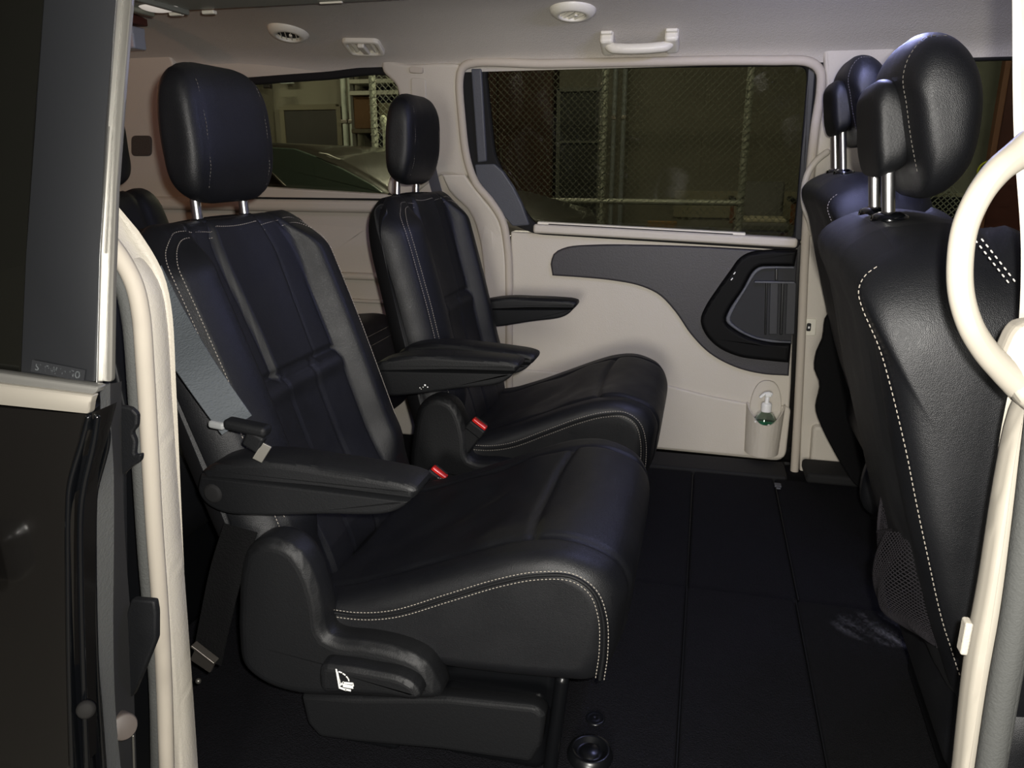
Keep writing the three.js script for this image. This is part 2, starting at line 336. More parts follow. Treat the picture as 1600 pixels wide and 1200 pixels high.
// ---- ceiling: padded headliner with a roof skin above it
const linerProfile = [[-0.742, 1.082], [-0.735, 1.094], [-0.712, 1.112], [-0.66, 1.136], [-0.58, 1.164], [-0.46, 1.188], [-0.30, 1.2], [0, 1.205]];
const linerCurve = new THREE.CatmullRomCurve3([...linerProfile, ...linerProfile.slice(0, -1).reverse().map(([z, y]) => [-z, y])].map(([z, y]) => V(0, y, z)), false, 'centripetal');
function linerY(z) { let best = 1.2; const n = 400; for (let i = 0; i < n; i++) { const p = linerCurve.getPoint(i / n); if (Math.abs(p.z - z) < 0.006) { best = p.y; break; } } return best; }
const rearLift = (x) => 0.03 * sst(-0.95, -1.4, x);
{
  const c = struct('ceiling');
  const nx = 60, ns = 80, pos = [], idx = [];
  const sp = linerCurve.getSpacedPoints(ns);
  for (let i = 0; i <= nx; i++) { const x = mix(-2.08, 1.5, i / nx); for (let j = 0; j <= ns; j++) pos.push(x, sp[j].y + rearLift(x), sp[j].z); }
  for (let i = 0; i < nx; i++) for (let j = 0; j < ns; j++) { const a = i * (ns + 1) + j, b = a + 1, d = a + ns + 1, e = d + 1; idx.push(a, d, b, b, d, e); }
  const under = new THREE.BufferGeometry(); under.setAttribute('position', new THREE.Float32BufferAttribute(pos, 3)); under.setIndex(idx); under.computeVertexNormals();
  const top = under.clone().translate(0, 0.02, 0); { const k = top.index.array; for (let i = 0; i < k.length; i += 3) { const t = k[i]; k[i] = k[i + 1]; k[i + 1] = t; } top.computeVertexNormals(); }
  obj('headliner', [under, top], M.headliner, c);
  obj('roof_panel', [rbox(3.7, 0.03, 1.62, 0.014, -0.28, 1.27, 0)], M.paint, c);
  obj('roof_rail', [rbox(3.7, 0.17, 0.06, 0.02, -0.28, 1.19, 0.80)], M.paint, c);
  obj('roof_rail', [rbox(3.7, 0.17, 0.06, 0.02, -0.28, 1.20, -0.83)], M.paint, c);
}

// ---- far body side: pillars, quarter panel, quarter window
const wallLeft = struct('wall_left');
{
  const w = wallLeft, L = (list, o) => plate(list, { lean: true, d: 0.03, b: 0.006, ...o });
  // lower rear quarter trim with its ledges
  const P1 = onW([[797, 610], [795, 480], [792, 400], [782, 345], [752, 303], [728, 272]]);
  const edge = smooth(P1, 30, false).map((p) => [p.x, p.y]);
  const [, yl] = onWall(690, 272);
  obj('quarter_panel', L(rpoly([[-2.05, -0.02, 0], [edge[0][0], -0.02, 0], ...edge.map((p) => [...p, 0]), [-0.84, yl, 0], [-0.86, 0.748, 0.01], [-2.05, 0.80, 0]], 0.01), { d: 0.04 }), M.beige, w);
  // door-side flare standing proud of the panel
  const flareIn = smooth(onW([[692, 272], [705, 300], [735, 330], [750, 370], [757, 420], [760, 520], [762, 640]]), 30, false).map((p) => [p.x, p.y]);
  obj('pillar_flare', L([...edge.slice().reverse().map((p) => p), ...flareIn.slice().reverse().map((p) => p)].reverse(), { z: 0.016, d: 0.03, b: 0.008, seg: 4 }), M.beige, w);
  // ledges below the quarter window
  const ledge = (v0, v1, out, h) => { const a = onWall(420, v0), b = onWall(640, v1); const y = (a[1] + b[1]) / 2; return rbox(1.15, h, out * 2, Math.min(h, out) * 0.6, -1.47, y, wallZ(y)); };
  obj('window_ledge', [ledge(312, 330, 0.028, 0.042)], M.beige, w);
  obj('ledge_slot', [rbox(0.62, 0.006, 0.006, 0.002, -1.15, onWall(500, 312)[1] + 0.004, wallZ(0.72) + 0.027)], M.rubberDark, w);
  obj('storage_lip', [ledge(424, 436, 0.022, 0.022)], M.beige, w);
  obj('storage_lip', [ledge(463, 473, 0.014, 0.012)], M.beige, w);
  obj('wheel_house', [rbox(0.9, 0.36, 0.10, 0.03, -1.50, 0.18, -0.80)], M.beige, w);
  // pillar between quarter window and door
  const pil = smooth(onW([[640, 101], [600, 96], [600, 112], [621, 135], [627, 190], [622, 240], [608, 300], [640, 306], [690, 274], [735, 273], [729, 240], [722, 180], [716, 130], [724, 104], [690, 99]]), 90).map((p) => [p.x, p.y]);
  obj('pillar_cover', L(pil, { z: 0.012, d: 0.035, b: 0.01, seg: 4 }), M.beige, w);
  obj('pillar_insert', L(rpoly(onW([[645, 122], [668, 124], [672, 262], [648, 262]]), 0.008), { z: 0.0165, d: 0.01, b: 0.003 }), M.beige, w);
  obj('belt_guide', L(rpoly(onW([[643, 105], [664, 106], [664, 116], [643, 115]]), 0.006), { z: 0.020, d: 0.012, b: 0.003 }), M.beigeSeal, w);
  // rear corner pillar with a speaker grille
  obj('rear_pillar', L(rpoly([[-2.05, 0.70, 0], [-1.62, 0.70, 0.04], [-1.56, 1.16, 0.05], [-2.05, 1.25, 0]], 0.02), { z: 0.01, d: 0.04, b: 0.008 }), M.beige, w);
  obj('top_rail', L(rpoly([[-2.05, 1.085, 0], [-0.95, 1.083, 0], [-0.62, 1.10, 0], [0.25, 1.09, 0], [1.4, 1.09, 0], [1.4, 1.20, 0], [-2.05, 1.20, 0]], 0.001), { z: -0.012, d: 0.03, b: 0.003 }), M.beige, w);
  const gp = onW([[210, 212], [241, 212], [241, 244], [210, 244]]);
  obj('speaker_grille', L(rpoly(gp, 0.016), { z: 0.016, d: 0.012, b: 0.003 }), std(0x4a433d, { roughness: 0.8, bumpMap: clothBump, bumpScale: 0.002 }), w);
  // body behind the trim, closing the van towards the garage
  obj('body_side', [rbox(1.25, 0.62, 0.06, 0.01, -1.42, 0.34, -0.90), rbox(1.3, 0.80, 0.06, 0.01, 1.05, 0.25, -0.90), rbox(1.35, 1.02, 0.04, 0.01, -0.20, 0.115, -0.92), rbox(3.7, 0.36, 0.04, 0.01, -0.25, -0.20, -0.84)], M.paint, w);
}
// quarter window
{
  const g = struct('window_1');
  const hole = smooth(onW([[604, 118], [500, 124], [400, 131], [310, 140], [285, 150], [280, 220], [284, 282], [300, 288], [420, 293], [560, 301], [606, 303], [617, 270], [624, 215], [623, 160], [618, 130]]), 90).map((p) => [p.x, p.y]);
  const cx = -1.2, cy = 0.92, outer = hole.map(([x, y]) => [cx + (x - cx) * 1.07, cy + (y - cy) * 1.13]);
  obj('window_seal', plate(outer, { z: -0.002, d: 0.03, b: 0.003, holes: [hole.slice().reverse()], lean: true }), M.rubberDark, g);
  const pane = hole.map(([x, y]) => [cx + (x - cx) * 1.03, cy + (y - cy) * 1.05]);
  obj('window_glass', plate(pane, { z: -0.03, d: 0.004, b: 0, lean: true }), M.tint, g);
}

// ---- far sliding door (closed)
{
  const d = struct('door_1'), q = (list) => onW(list, -0.02);
  const Z = -0.02;
  const panel = rpoly([...onW([[798, 362], [1246, 384], [1240, 480], [1236, 600]], Z), [...onWall(1228, 722, Z), 0.04], [-0.59, 0.004, 0.02]].map((p) => [p[0], p[1], p[2] ?? 0.004]), 0.004);
  obj('door_panel', plate(panel, { z: -0.82, d: 0.05, b: 0.006 }), M.beige, d);
  // lower map-pocket swell
  const low = rpoly([...onW([[800, 575], [1000, 590], [1110, 618], [1160, 628], [1236, 634]], Z), [...onWall(1227, 718, Z), 0.03], [-0.58, 0.008, 0.02]].map((p) => [p[0], p[1], p[2] ?? 0.02]), 0.02);
  obj('lower_panel', plate(low, { z: -0.812, d: 0.02, b: 0.007, seg: 4 }), M.beige, d);
  // top rail with the sunshade slot and its tab
  const A = onWall(833, 357, 0), B = onWall(1246, 380, 0);
  const sl = Math.atan2(B[1] - A[1], B[0] - A[0]), cx = (A[0] + B[0]) / 2, cy = (A[1] + B[1]) / 2, len = Math.hypot(B[0] - A[0], B[1] - A[1]);
  obj('sill_rail', [rbox(len, 0.026, 0.07, 0.008, 0, 0, 0, [0, 0, sl]).translate(cx, cy, -0.828)], M.beige, d);
  const sA = onWall(838, 350), sB = onWall(1165, 370);
  obj('shade_cover', [rbox(Math.hypot(sB[0] - sA[0], sB[1] - sA[1]), 0.010, 0.030, 0.003, 0, 0, 0, [0, 0, sl]).translate((sA[0] + sB[0]) / 2, (sA[1] + sB[1]) / 2 + 0.003, -0.822)], M.ivory, d);
  obj('shade_slot', [rbox(0.52, 0.0035, 0.003, 0.001, 0, 0, 0, [0, 0, sl]).translate((sA[0] + sB[0]) / 2, (sA[1] + sB[1]) / 2 + 0.002, -0.807)], M.rubberDark, d);
  const kb = onWall(989, 364); obj('shade_tab', [rbox(0.014, 0.010, 0.010, 0.003, kb[0], kb[1], -0.803)], M.satinBlack, d);
  // dark armrest insert
  const ins = smooth(q([[861, 412], [866, 396], [885, 386], [930, 382], [1000, 382], [1100, 385], [1190, 390]]), 40, false).map((p) => [p.x, p.y]);
  const ins2 = smooth(q([[1232, 586], [1190, 583], [1150, 573], [1110, 552], [1080, 522], [1055, 486], [1030, 460], [1000, 446], [960, 438], [910, 433], [864, 430]]), 50, false).map((p) => [p.x, p.y]);
  const right = q([[1246, 394], [1240, 480]]);
  obj('door_insert', plate([...ins2, ...ins, ...right.map((p) => p)].reverse(), { z: -0.806, d: 0.02, b: 0.006, seg: 4 }), M.darkInsert, d);
  // glossy grab surround, thin grey rim and the recess behind it
  const outP = smooth(q([[1245, 388], [1200, 389], [1171, 393], [1155, 402], [1140, 422], [1120, 450], [1103, 476], [1095, 497], [1101, 517], [1120, 538], [1152, 553], [1190, 559], [1231, 563]]), 60, false).map((p) => [p.x, p.y]);
  const inP = smooth(q([[1234, 533], [1200, 531], [1170, 523], [1146, 510], [1134, 498], [1139, 482], [1160, 450], [1176, 422], [1186, 415], [1200, 414], [1240, 414]]), 50, false).map((p) => [p.x, p.y]);
  obj('grab_surround', plate([...outP, ...inP].reverse(), { z: -0.782, d: 0.035, b: 0.012, seg: 5 }), std(0x050506, { roughness: 0.62, specularIntensity: 0.3 }), d);
  const inQ = smooth(q([[1235, 530], [1200, 528], [1172, 520], [1150, 507], [1141, 497], [1146, 482], [1164, 452], [1181, 425], [1190, 419], [1202, 418], [1240, 418]]), 50, false).map((p) => [p.x, p.y]);
  obj('grab_rim', plate([...inP, ...inQ.slice().reverse()], { z: -0.79, d: 0.02, b: 0.003 }), M.greyTrim, d);
  const ctr = q([[1190, 475]])[0], back = [...inP].map(([x, y]) => [ctr[0] + (x - ctr[0]) * 1.05, ctr[1] + (y - ctr[1]) * 1.05]);
  obj('recess_back', plate(back.reverse(), { z: -0.804, d: 0.004, b: 0 }), std(0x1a1b1e, { roughness: 0.7 }), d);
  const bp = q([[1197, 438], [1195, 520], [1222, 438], [1219, 520], [1178, 438], [1240, 439], [1212, 418], [1212, 436], [1236, 440], [1233, 520], [1209, 440], [1207, 520]]);
  const bar = (a, b, w, z, t) => { const dx = b[0] - a[0], dy = b[1] - a[1]; return rbox(w, Math.hypot(dx, dy), t, 0.002, 0, 0, 0, [0, 0, Math.atan2(-dx, dy)]).translate((a[0] + b[0]) / 2, (a[1] + b[1]) / 2, z); };
  for (const [a, b, w] of [[0, 1, 0.005], [2, 3, 0.007], [6, 7, 0.007]]) obj('recess_rib', [bar(bp[a], bp[b], w, -0.798, 0.012)], M.satinBlack, d);
  obj('recess_shelf', [bar(bp[4], bp[5], 0.006, -0.795, 0.018)], M.greyTrim, d);
  obj('recess_panel', [bar(bp[8], bp[9], 0.024, -0.801, 0.006)], M.recess, d);
  obj('recess_panel', [bar(bp[10], bp[11], 0.022, -0.801, 0.006)], M.recess, d);
  for (const [u, v] of [[1147, 424], [1143, 433]]) { const p = q([[u, v]])[0]; obj('switch_mark', [rbox(0.003, 0.008, 0.002, 0.0008, 0, 0, 0, [0, 0, -0.6]).translate(p[0], p[1], -0.7815)], M.white, d); }
  // bottle holder: an oval back plate and a half-round cup
  const hx = 0.205, hz = -0.812;
  const oval = []; for (let i = 0; i < 60; i++) { const a = i / 60 * Math.PI * 2; oval.push([hx + 0.044 * Math.sign(Math.cos(a)) * Math.abs(Math.cos(a)) ** 0.8, 0.155 + 0.085 * Math.sin(a)]); }
  obj('holder_back', plate(oval, { z: hz + 0.004, d: 0.012, b: 0.003 }), M.beige, d);
  {
    const pos = [], idx = [], n = 48, rows = 14;
    const lip = (a) => 0.122 + 0.05 * Math.abs(Math.cos(a)) ** 2.2;             // the rim dips in front and runs up at the sides
    const ring = (r, i, y) => { const a = mix(0, Math.PI, i / n); return [hx + (r + 0.002) * Math.cos(a), y, hz + r * 1.15 * Math.sin(a)]; };
    const wallGrid = (r0, r1, flip) => { const base = pos.length / 3; for (let j = 0; j <= rows; j++) for (let i = 0; i <= n; i++) { const a = mix(0, Math.PI, i / n), y = mix(0.022, lip(a), j / rows), r = mix(r0, r1, j / rows); pos.push(...ring(r, i, y)); } for (let j = 0; j < rows; j++) for (let i = 0; i < n; i++) { const a = base + j * (n + 1) + i, b = a + 1, c = a + n + 1, e = c + 1; if (flip) idx.push(a, b, c, b, e, c); else idx.push(a, c, b, b, c, e); } return base; };
    const o = wallGrid(0.046, 0.052, false), q2 = wallGrid(0.042, 0.048, true);
    for (let i = 0; i < n; i++) { const a = o + rows * (n + 1) + i, b = q2 + rows * (n + 1) + i; idx.push(a, b, a + 1, a + 1, b, b + 1); }
    const g = new THREE.BufferGeometry(); g.setAttribute('position', new THREE.Float32BufferAttribute(pos, 3)); g.setIndex(idx);
    const floorG = new THREE.CylinderGeometry(0.046, 0.044, 0.006, 40, 1, false, -Math.PI / 2, Math.PI).scale(1.03, 1, 1.15).translate(hx, 0.024, hz);
    obj('bottle_holder', [toCreasedNormals(g.toNonIndexed(), 0.8), floorG], M.beige, d);
  }
  // window: rubber frame, corner filler, glass
  const hole = rpoly(onW([[758, 108], [1255, 102], [1262, 112], [1262, 160], [1252, 250], [1240, 374], [835, 351], [800, 300], [772, 240]], Z).map((p) => [p[0], p[1]]), 0.02);
  const out = rpoly(onW([[732, 97], [1270, 92], [1283, 104], [1280, 150], [1262, 280], [1250, 392], [835, 366], [800, 350], [770, 312], [742, 262], [731, 190], [724, 130]], Z).map((p) => [p[0], p[1]]), 0.03);
  const wide = out.map(([x, y]) => [-0.2 + (x + 0.2) * (1 + 0.07 * sst(0.64, 0.78, y)), y > 0.87 ? 0.87 + (y - 0.87) * 1.08 : y]);
  obj('window_frame', plate(wide, { z: -0.016, d: 0.03, b: 0.004, holes: [hole.slice().reverse()], lean: true }), M.rubberDark, d);
  obj('frame_channel', plate(rpoly(onW([[738, 108], [754, 108], [762, 252], [748, 254]], Z), 0.004), { z: -0.006, d: 0.02, b: 0.004, lean: true }), M.greyTrim, d);
  obj('frame_channel', plate(rpoly(onW([[1262, 106], [1274, 112], [1252, 376], [1240, 374]], Z), 0.004), { z: -0.008, d: 0.02, b: 0.004, lean: true }), std(0x1d1e22, { roughness: 0.5 }), d);
  obj('corner_filler', plate(rpoly(onW([[744, 257], [775, 256], [788, 268], [804, 292], [817, 318], [829, 351], [803, 353], [790, 338], [770, 314], [748, 285]], Z), 0.006), { z: -0.002, d: 0.025, b: 0.004, lean: true }), M.greyTrim, d);
  obj('window_glass', plate(out.map(([x, y]) => [-0.2 + (x + 0.2) * 0.97, 0.88 + (y - 0.88) * 0.97]), { z: -0.034, d: 0.004, b: 0, lean: true }), M.privacy, d);
}
// beige bead around the far door opening
{
  const pts = onW([[1240, 748], [1246, 650], [1252, 520], [1257, 400], [1263, 300], [1273, 200], [1282, 140], [1281, 112], [1266, 98], [1200, 95], [1000, 97], [850, 100], [740, 99], [724, 106], [719, 125], [722, 180], [731, 250], [745, 287], [768, 315], [786, 345], [794, 390], [796, 450], [796, 540], [797, 640]], 0.004);
  obj('door_opening_bead', [tube(pts.map(([x, y]) => [x, y, wallZ(y) + 0.010]), 0.0115, { n: 260, rad: 12 })], M.beigeSeal, wallLeft);
}
// pillar beside the driver's seat
{
  const w = wallLeft;
  const P = rpoly(onW([[1249, 745], [1254, 560], [1262, 380], [1268, 300], [1280, 200], [1290, 140], [1286, 72], [1400, 72], [1400, 400], [1360, 745]]), 0.012);
  obj('pillar_cover', plate(P, { z: 0.004, d: 0.04, b: 0.008, lean: true }), M.beige, w);
  const P2 = rpoly(onW([[1262, 742], [1268, 660], [1372, 676], [1372, 742]]), 0.02);
  obj('pillar_foot', plate(P2, { z: 0.022, d: 0.04, b: 0.012, seg: 4 }).translate(0, 0, -0.8), M.beige, w);
  const sw = rpoly(onW([[1259, 497], [1276, 497], [1274, 524], [1257, 524]]), 0.006), s0 = onWall(1263, 510);
  const s = obj('lock_switch', plate(sw, { z: -0.792, d: 0.012, b: 0.003 }), M.ivory, w);
  obj('switch_rocker', [rbox(0.011, 0.022, 0.01, 0.003, s0[0], s0[1], -0.790)], M.satinBlack, s);
  obj('switch_symbol', [rbox(0.005, 0.006, 0.002, 0.0008, s0[0], s0[1], -0.7848)], M.white, s);
}
// front door on the far side with its window opening
{
  const d = struct('door_3');
  obj('door_panel', [rbox(1.0, 0.66, 0.05, 0.01, 0.95, 0.31, -0.84)], M.darkInsert, d);
  obj('sill_rail', [rbox(1.0, 0.03, 0.07, 0.01, 0.95, 0.635, -0.825)], M.beige, d);
  const fr = [[0.47, 0.63], [1.4, 0.63], [1.4, 0.67], [0.53, 1.075], [0.47, 1.085]];
  const ho = [[0.51, 0.65], [1.33, 0.65], [1.33, 0.68], [0.55, 1.06], [0.515, 1.06]];
  const fr2 = [[0.44, 0.62], [1.45, 0.62], [1.45, 1.11], [0.44, 1.11]], ho2 = rpoly([[0.49, 0.648], [1.4, 0.648], [1.4, 1.077], [0.50, 1.077]], 0.03);
  obj('window_frame', plate(rpoly(fr2, 0.01), { z: -0.012, d: 0.03, b: 0.003, holes: [ho2.slice().reverse()], lean: true }), M.rubberDark, d);
  obj('window_glass', plate(rpoly([[0.46, 0.63], [1.43, 0.63], [1.43, 1.09], [0.46, 1.09]], 0.01), { z: -0.03, d: 0.004, b: 0, lean: true }), M.clear, d);
}
// rear end
{
  const r = struct('wall_rear');
  obj('tailgate_panel', [rbox(0.05, 0.80, 1.64, 0.02, -2.07, 0.38, 0)], M.beige, r);
  obj('tailgate_rail', [rbox(0.05, 0.14, 1.5, 0.02, -2.06, 1.20, 0)], M.beige, r);
  obj('tailgate_glass', [rbox(0.006, 0.42, 1.5, 0.002, -2.075, 0.97, 0)], M.privacy, r);
}

// ================================================================ seats
const gauss = (x, w) => Math.exp(-(x * x) / (w * w));
const lineX = (pts, y) => { for (let i = 0; i < pts.length - 1; i++) { const a = pts[i], b = pts[i + 1]; if ((y - a[1]) * (y - b[1]) <= 0) return mix(a[0], b[0], (y - a[1]) / (b[1] - a[1] || 1)); } return y < pts[0][1] ? pts[0][0] : pts[pts.length - 1][0]; };
const BACK = [[-0.518, 0.225], [-0.578, 0.40], [-0.627, 0.545], [-0.670, 0.66], [-0.696, 0.725], [-0.713, 0.757], [-0.734, 0.765], [-0.752, 0.747], [-0.750, 0.68], [-0.716, 0.56], [-0.672, 0.42], [-0.630, 0.30], [-0.600, 0.225], [-0.555, 0.21]];
const backFront = BACK.slice(0, 7).map((p) => p);
const CUSH = [[-0.50, 0.165], [-0.40, 0.172], [-0.25, 0.176], [-0.13, 0.184], [-0.088, 0.190], [-0.070, 0.225], [-0.064, 0.27], [-0.061, 0.315], [-0.078, 0.346], [-0.105, 0.361], [-0.145, 0.370], [-0.20, 0.364], [-0.26, 0.344], [-0.33, 0.314], [-0.40, 0.284], [-0.47, 0.258], [-0.53, 0.240], [-0.545, 0.20]];
const HEAD = [[-0.703, 0.800], [-0.692, 0.84], [-0.692, 0.90], [-0.700, 0.955], [-0.716, 0.980], [-0.738, 0.984], [-0.754, 0.968], [-0.762, 0.92], [-0.760, 0.85], [-0.752, 0.805], [-0.735, 0.790], [-0.716, 0.788]];
const SC = 0.345, SHW = 0.235;                                                  // seat centre line and half width
const backScale = (y) => 1 - 0.20 * sst(0.68, 0.775, y) ** 1.6;
const backDisp = (x, y, z, n) => {
  if (n.x < 0.15 && n.y < 0.75) return 0.012 * gauss(z, 0.2) * (n.x < 0 ? 1 : 0);
  const up = sst(0.27, 0.36, y), topFade = 1 - sst(0.74, 0.775, y), a = Math.abs(z);
  let k = 0.036 * sst(0.124, 0.156, a) * (1 - 0.75 * sst(0.165, 0.25, a)) * (1 - sst(0.69, 0.765, y)) * up - 0.016 * gauss(z, 0.10) * topFade;
  const crease = 0.128 + 0.012 * sst(0.6, 0.75, y);
  k += groove(a - crease, 0.005, 0.004) * topFade * up;
  const seam = 0.075 - 0.012 * sst(0.75, 0.55, y);
  if (y > 0.525) { k += groove(a - seam - 0.004, 0.004, 0.004) * topFade + 0.009 * (1 - sst(seam - 0.006, seam + 0.005, a)) * topFade; }
  if (a < crease) {
    const t = y - (0.532 + 0.02 * (1 - (z / crease) ** 2) * 0);
    k += groove(t, 0.004, 0.007) + 0.010 * (1 - sst(-0.03, 0.0, t)) * 0.6 + 0.006 * gauss(t + 0.02, 0.015);
    if (t < 0) for (const c of [-0.045, 0.045]) k += groove(z - c, 0.0035, 0.004);
  }
  k += groove(a - 0.216, 0.004, 0.003) * (1 - sst(0.72, 0.75, y));
  return k;
};
const cushDisp = (x, y, z, n) => {
  if (n.y < 0.12 && n.x < 0.3) return 0;
  const a = Math.abs(z), upf = sst(0.1, 0.6, n.y + 0.8 * Math.max(0, n.x));
  let k = -0.014 * gauss(z, 0.13) * sst(-0.08, -0.22, x) * upf;
  k += groove(a - 0.172, 0.005, 0.006) * upf;
  if (a < 0.172) k += (groove(x + 0.215 - 0.02 * (z / 0.17) ** 2, 0.006, 0.007) + 0.004 * gauss(x + 0.17, 0.04) + 0.003 * gauss(x + 0.26, 0.035)) * sst(0.3, 0.7, n.y);
  if (a < 0.172) k += 0.0025 * Math.sin((x + 0.5) * 42 + 3 * Math.sin(z * 14)) * gauss(x + 0.36, 0.09) * sst(0.4, 0.8, n.y);
  return k * 1.0;
};
const onBack = (y, z, lift = 0) => {                                            // a spot on the padded front of the backrest
  const x = lineX(backFront, y), s = backScale(y), x2 = lineX(backFront, y + 0.01), n = V(0.01, -(x2 - x), 0).normalize(); if (n.x < 0) n.negate();
  const k = backDisp(x, y, z, n) + lift;
  return [x + n.x * k, y + n.y * k, z * s];
};
function armrest(inner) {                                                       // outline traced for the outer armrest, z is its own centre
  const top = [[307, 757], [313, 738], [338, 725], [420, 721], [500, 732], [580, 745], [635, 757], [650, 765], [649, 775], [637, 786]];
  const bot = [[625, 796], [600, 805], [500, 806], [400, 808], [345, 803], [318, 788], [306, 768]];
  const o = [...top, ...bot].map(([u, v]) => px(u, v, 0.643)).reverse();
  const seamA = px(300, 741, 0.643), seamB = px(640, 782, 0.643);
  // pad and shell: the same outline cut along the seam
  const cut = (keep) => { const pts = smooth(o, 140).map((p) => [p.x, p.y]), yy = (x) => mix(seamA[1], seamB[1], (x - seamA[0]) / (seamB[0] - seamA[0])); const k = pts.filter(([x, y]) => (y < yy(x)) !== keep); return k; };
  return { pad: plate(cut(true), { z: 0.030, d: 0.060, b: 0.009, seg: 5 }), shell: plate(cut(false), { z: 0.0275, d: 0.055, b: 0.005, seg: 4 }) };
}
function captainSeat(label) {
  const t = thing('captain_seat', label, 'car seat', [0, 0, 0], 'second row captain seats');
  // cushion
  const c = pillow({
    prof: CUSH, hw: SHW, r: 0.028, nT: 190, nS: 74, arc: 8, disp: cushDisp,
    warp: (q) => { const f = Math.abs(q.z) / SHW; if (q.x > -0.3) q.x -= 0.022 * f ** 5 * sst(-0.3, -0.06, q.x); },
    pick: (x, y, z, n) => n.y > 0.25 || n.x > 0.6 ? (Math.abs(z) < 0.172 && y > 0.30 ? (x < -0.215 + 0.02 * (z / 0.17) ** 2 ? 'panel' : 'front') : 'body') : 'body',
  });
  const cushion = obj('cushion', c.body, M.leather, t);
  obj('cushion_panel', c.panel, M.leather, cushion); obj('front_panel', c.front, M.leather, cushion);
  const zs = SHW + 0.0006;
  const s1 = smooth(pxs([[508, 951], [560, 957], [610, 953], [700, 926], [780, 902], [840, 891], [895, 894], [927, 917], [942, 958], [943, 1015], [937, 1062]], SC + zs), 60, false).map((p) => [p.x, p.y - 0.008 * sst(0.20, 0.28, p.y)]);
  const off = (list, k) => list.map((p, i) => { const a = list[Math.max(0, i - 1)], b = list[Math.min(list.length - 1, i + 1)], dx = b[0] - a[0], dy = b[1] - a[1], l = Math.hypot(dx, dy); return [p[0] + dy / l * k, p[1] - dx / l * k]; });
  const row = (list, z) => stitches(list.map((p) => [p[0], p[1], z]));
  obj('stitching', [...row(off(s1, 0.0055), zs), ...row(off(s1, -0.0055), zs), ...row(off(s1, 0.0055).map((p) => p), -zs), ...row(off(s1, -0.0055), -zs)], M.thread, cushion, { kind: 'stuff' });
  for (const z of [zs, -zs]) { const g = tube(s1.map((p) => [p[0], p[1], z - Math.sign(z) * 0.0012]), 0.0026, { n: 120, rad: 6 }); obj('welt', [g], M.plastic, cushion); }
  // backrest
  const b = pillow({
    prof: BACK, hw: SHW + 0.010, r: 0.036, nT: 230, nS: 96, arc: 10, disp: backDisp,
    warp: (q) => { q.z *= backScale(q.y); },
    pick: (x, y, z, n) => n.x < -0.2 ? 'shell' : (n.x > 0.2 && Math.abs(z) < 0.128 && y < 0.762 && y > 0.28) ? (y > 0.532 ? 'upper' : 'lower') : 'body',
  });
  const back = obj('backrest', b.body, M.leather, t);
  obj('upper_panel', b.upper, M.leatherPanel, back); obj('lower_panel', b.lower, M.leatherPanel, back); obj('back_shell', b.shell, std(0x0b0b0d, { roughness: 0.85, specularIntensity: 0.35 }), back);
  const bs = [];
  for (const o of [0, 0.011]) {                                                // up one side, round the shoulder, across the top and down the other side
    const l = [], zo = 0.210 + o, yt = 0.742 + o * 0.9, rc = 0.045;
    for (let y = 0.30; y < yt - rc; y += 0.01) l.push([y, zo]);
    for (let k = 0; k <= 6; k++) { const t = k / 6 * Math.PI / 2; l.push([yt - rc + rc * Math.sin(t), zo - rc + rc * Math.cos(t)]); }
    for (let z = zo - rc - 0.01; z > -(zo - rc); z -= 0.01) l.push([yt + (Math.abs(z) < 0.07 ? 0.003 : 0), z]);
    for (let k = 6; k >= 0; k--) { const t = k / 6 * Math.PI / 2; l.push([yt - rc + rc * Math.sin(t), -(zo - rc + rc * Math.cos(t))]); }
    for (let y = yt - rc - 0.01; y > 0.30; y -= 0.01) l.push([y, -zo]);
    bs.push(...stitches(l.map(([y, z]) => onBack(y, z, 0.0008))));
  }
  obj('stitching', bs, M.thread, back, { kind: 'stuff' });
  // headrest on two posts
  const h = pillow({
    prof: HEAD, hw: 0.108, r: 0.02, nT: 90, nS: 16, sq: 5,
    warp: (q) => { const k = (q.y - 0.885) / 0.105; q.z *= 1 - 0.10 * k ** 4; },
    disp: (x, y, z, n) => groove(Math.abs(z) - 0.082, 0.003, 0.0025) * (n.x > 0.1 || n.y > 0.5 ? 1 : 0),
  });
  const head = obj('headrest', h, M.leather, t);
  const hs = []; for (const s of [-1, 1]) { const l = []; for (let y = 0.81; y < 0.965; y += 0.01) { const x = lineX(HEAD.slice(0, 5), y); l.push([x - 0.0012, y, s * 0.079 * (1 - 0.10 * ((y - 0.885) / 0.105) ** 4)]); } hs.push(...stitches(l, { w: 0.001 })); }
  obj('stitching', hs, std(0x5c5852, { roughness: 0.8 }), head, { kind: 'stuff' });
  for (const s of [-1, 1]) { const p = obj('headrest_post', [rod([-0.736, 0.745, s * 0.062], [-0.738, 0.81, s * 0.062], 0.0075)], M.chrome, t); obj('post_sleeve', [lathe([[0, 0.008], [0.009, 0.008], [0.013, 0.004], [0.014, -0.004], [0, -0.004]], -0.736, 0.758, s * 0.062, 24)], M.plastic, p); }
  // armrests, hinge covers
  for (const s of [1, -1]) {
    const a = armrest(s < 0);
    const zc = s > 0 ? 0.268 : -0.262, arm = [];
    const pivot = px(331, 772, 0.643);
    const lift = s > 0 ? 0 : 0.06;
    for (const g of [a.pad, a.shell]) { g.translate(-pivot[0], -pivot[1], 0); g.rotateZ(lift); g.translate(pivot[0], pivot[1], zc); }
    const pad = obj('armrest', a.pad, M.plasticSoft, t); obj('armrest_shell', a.shell, M.plastic, pad);
    const cap = lathe([[0, 0.003], [0.009, 0.003], [0.0125, 0.001], [0.0135, -0.004]], 0, 0, 0, 30); cap.rotateX(s * Math.PI / 2); cap.translate(pivot[0], pivot[1], zc + s * 0.028);
    obj('pivot_cap', [cap], M.rubberDark, pad);
  }
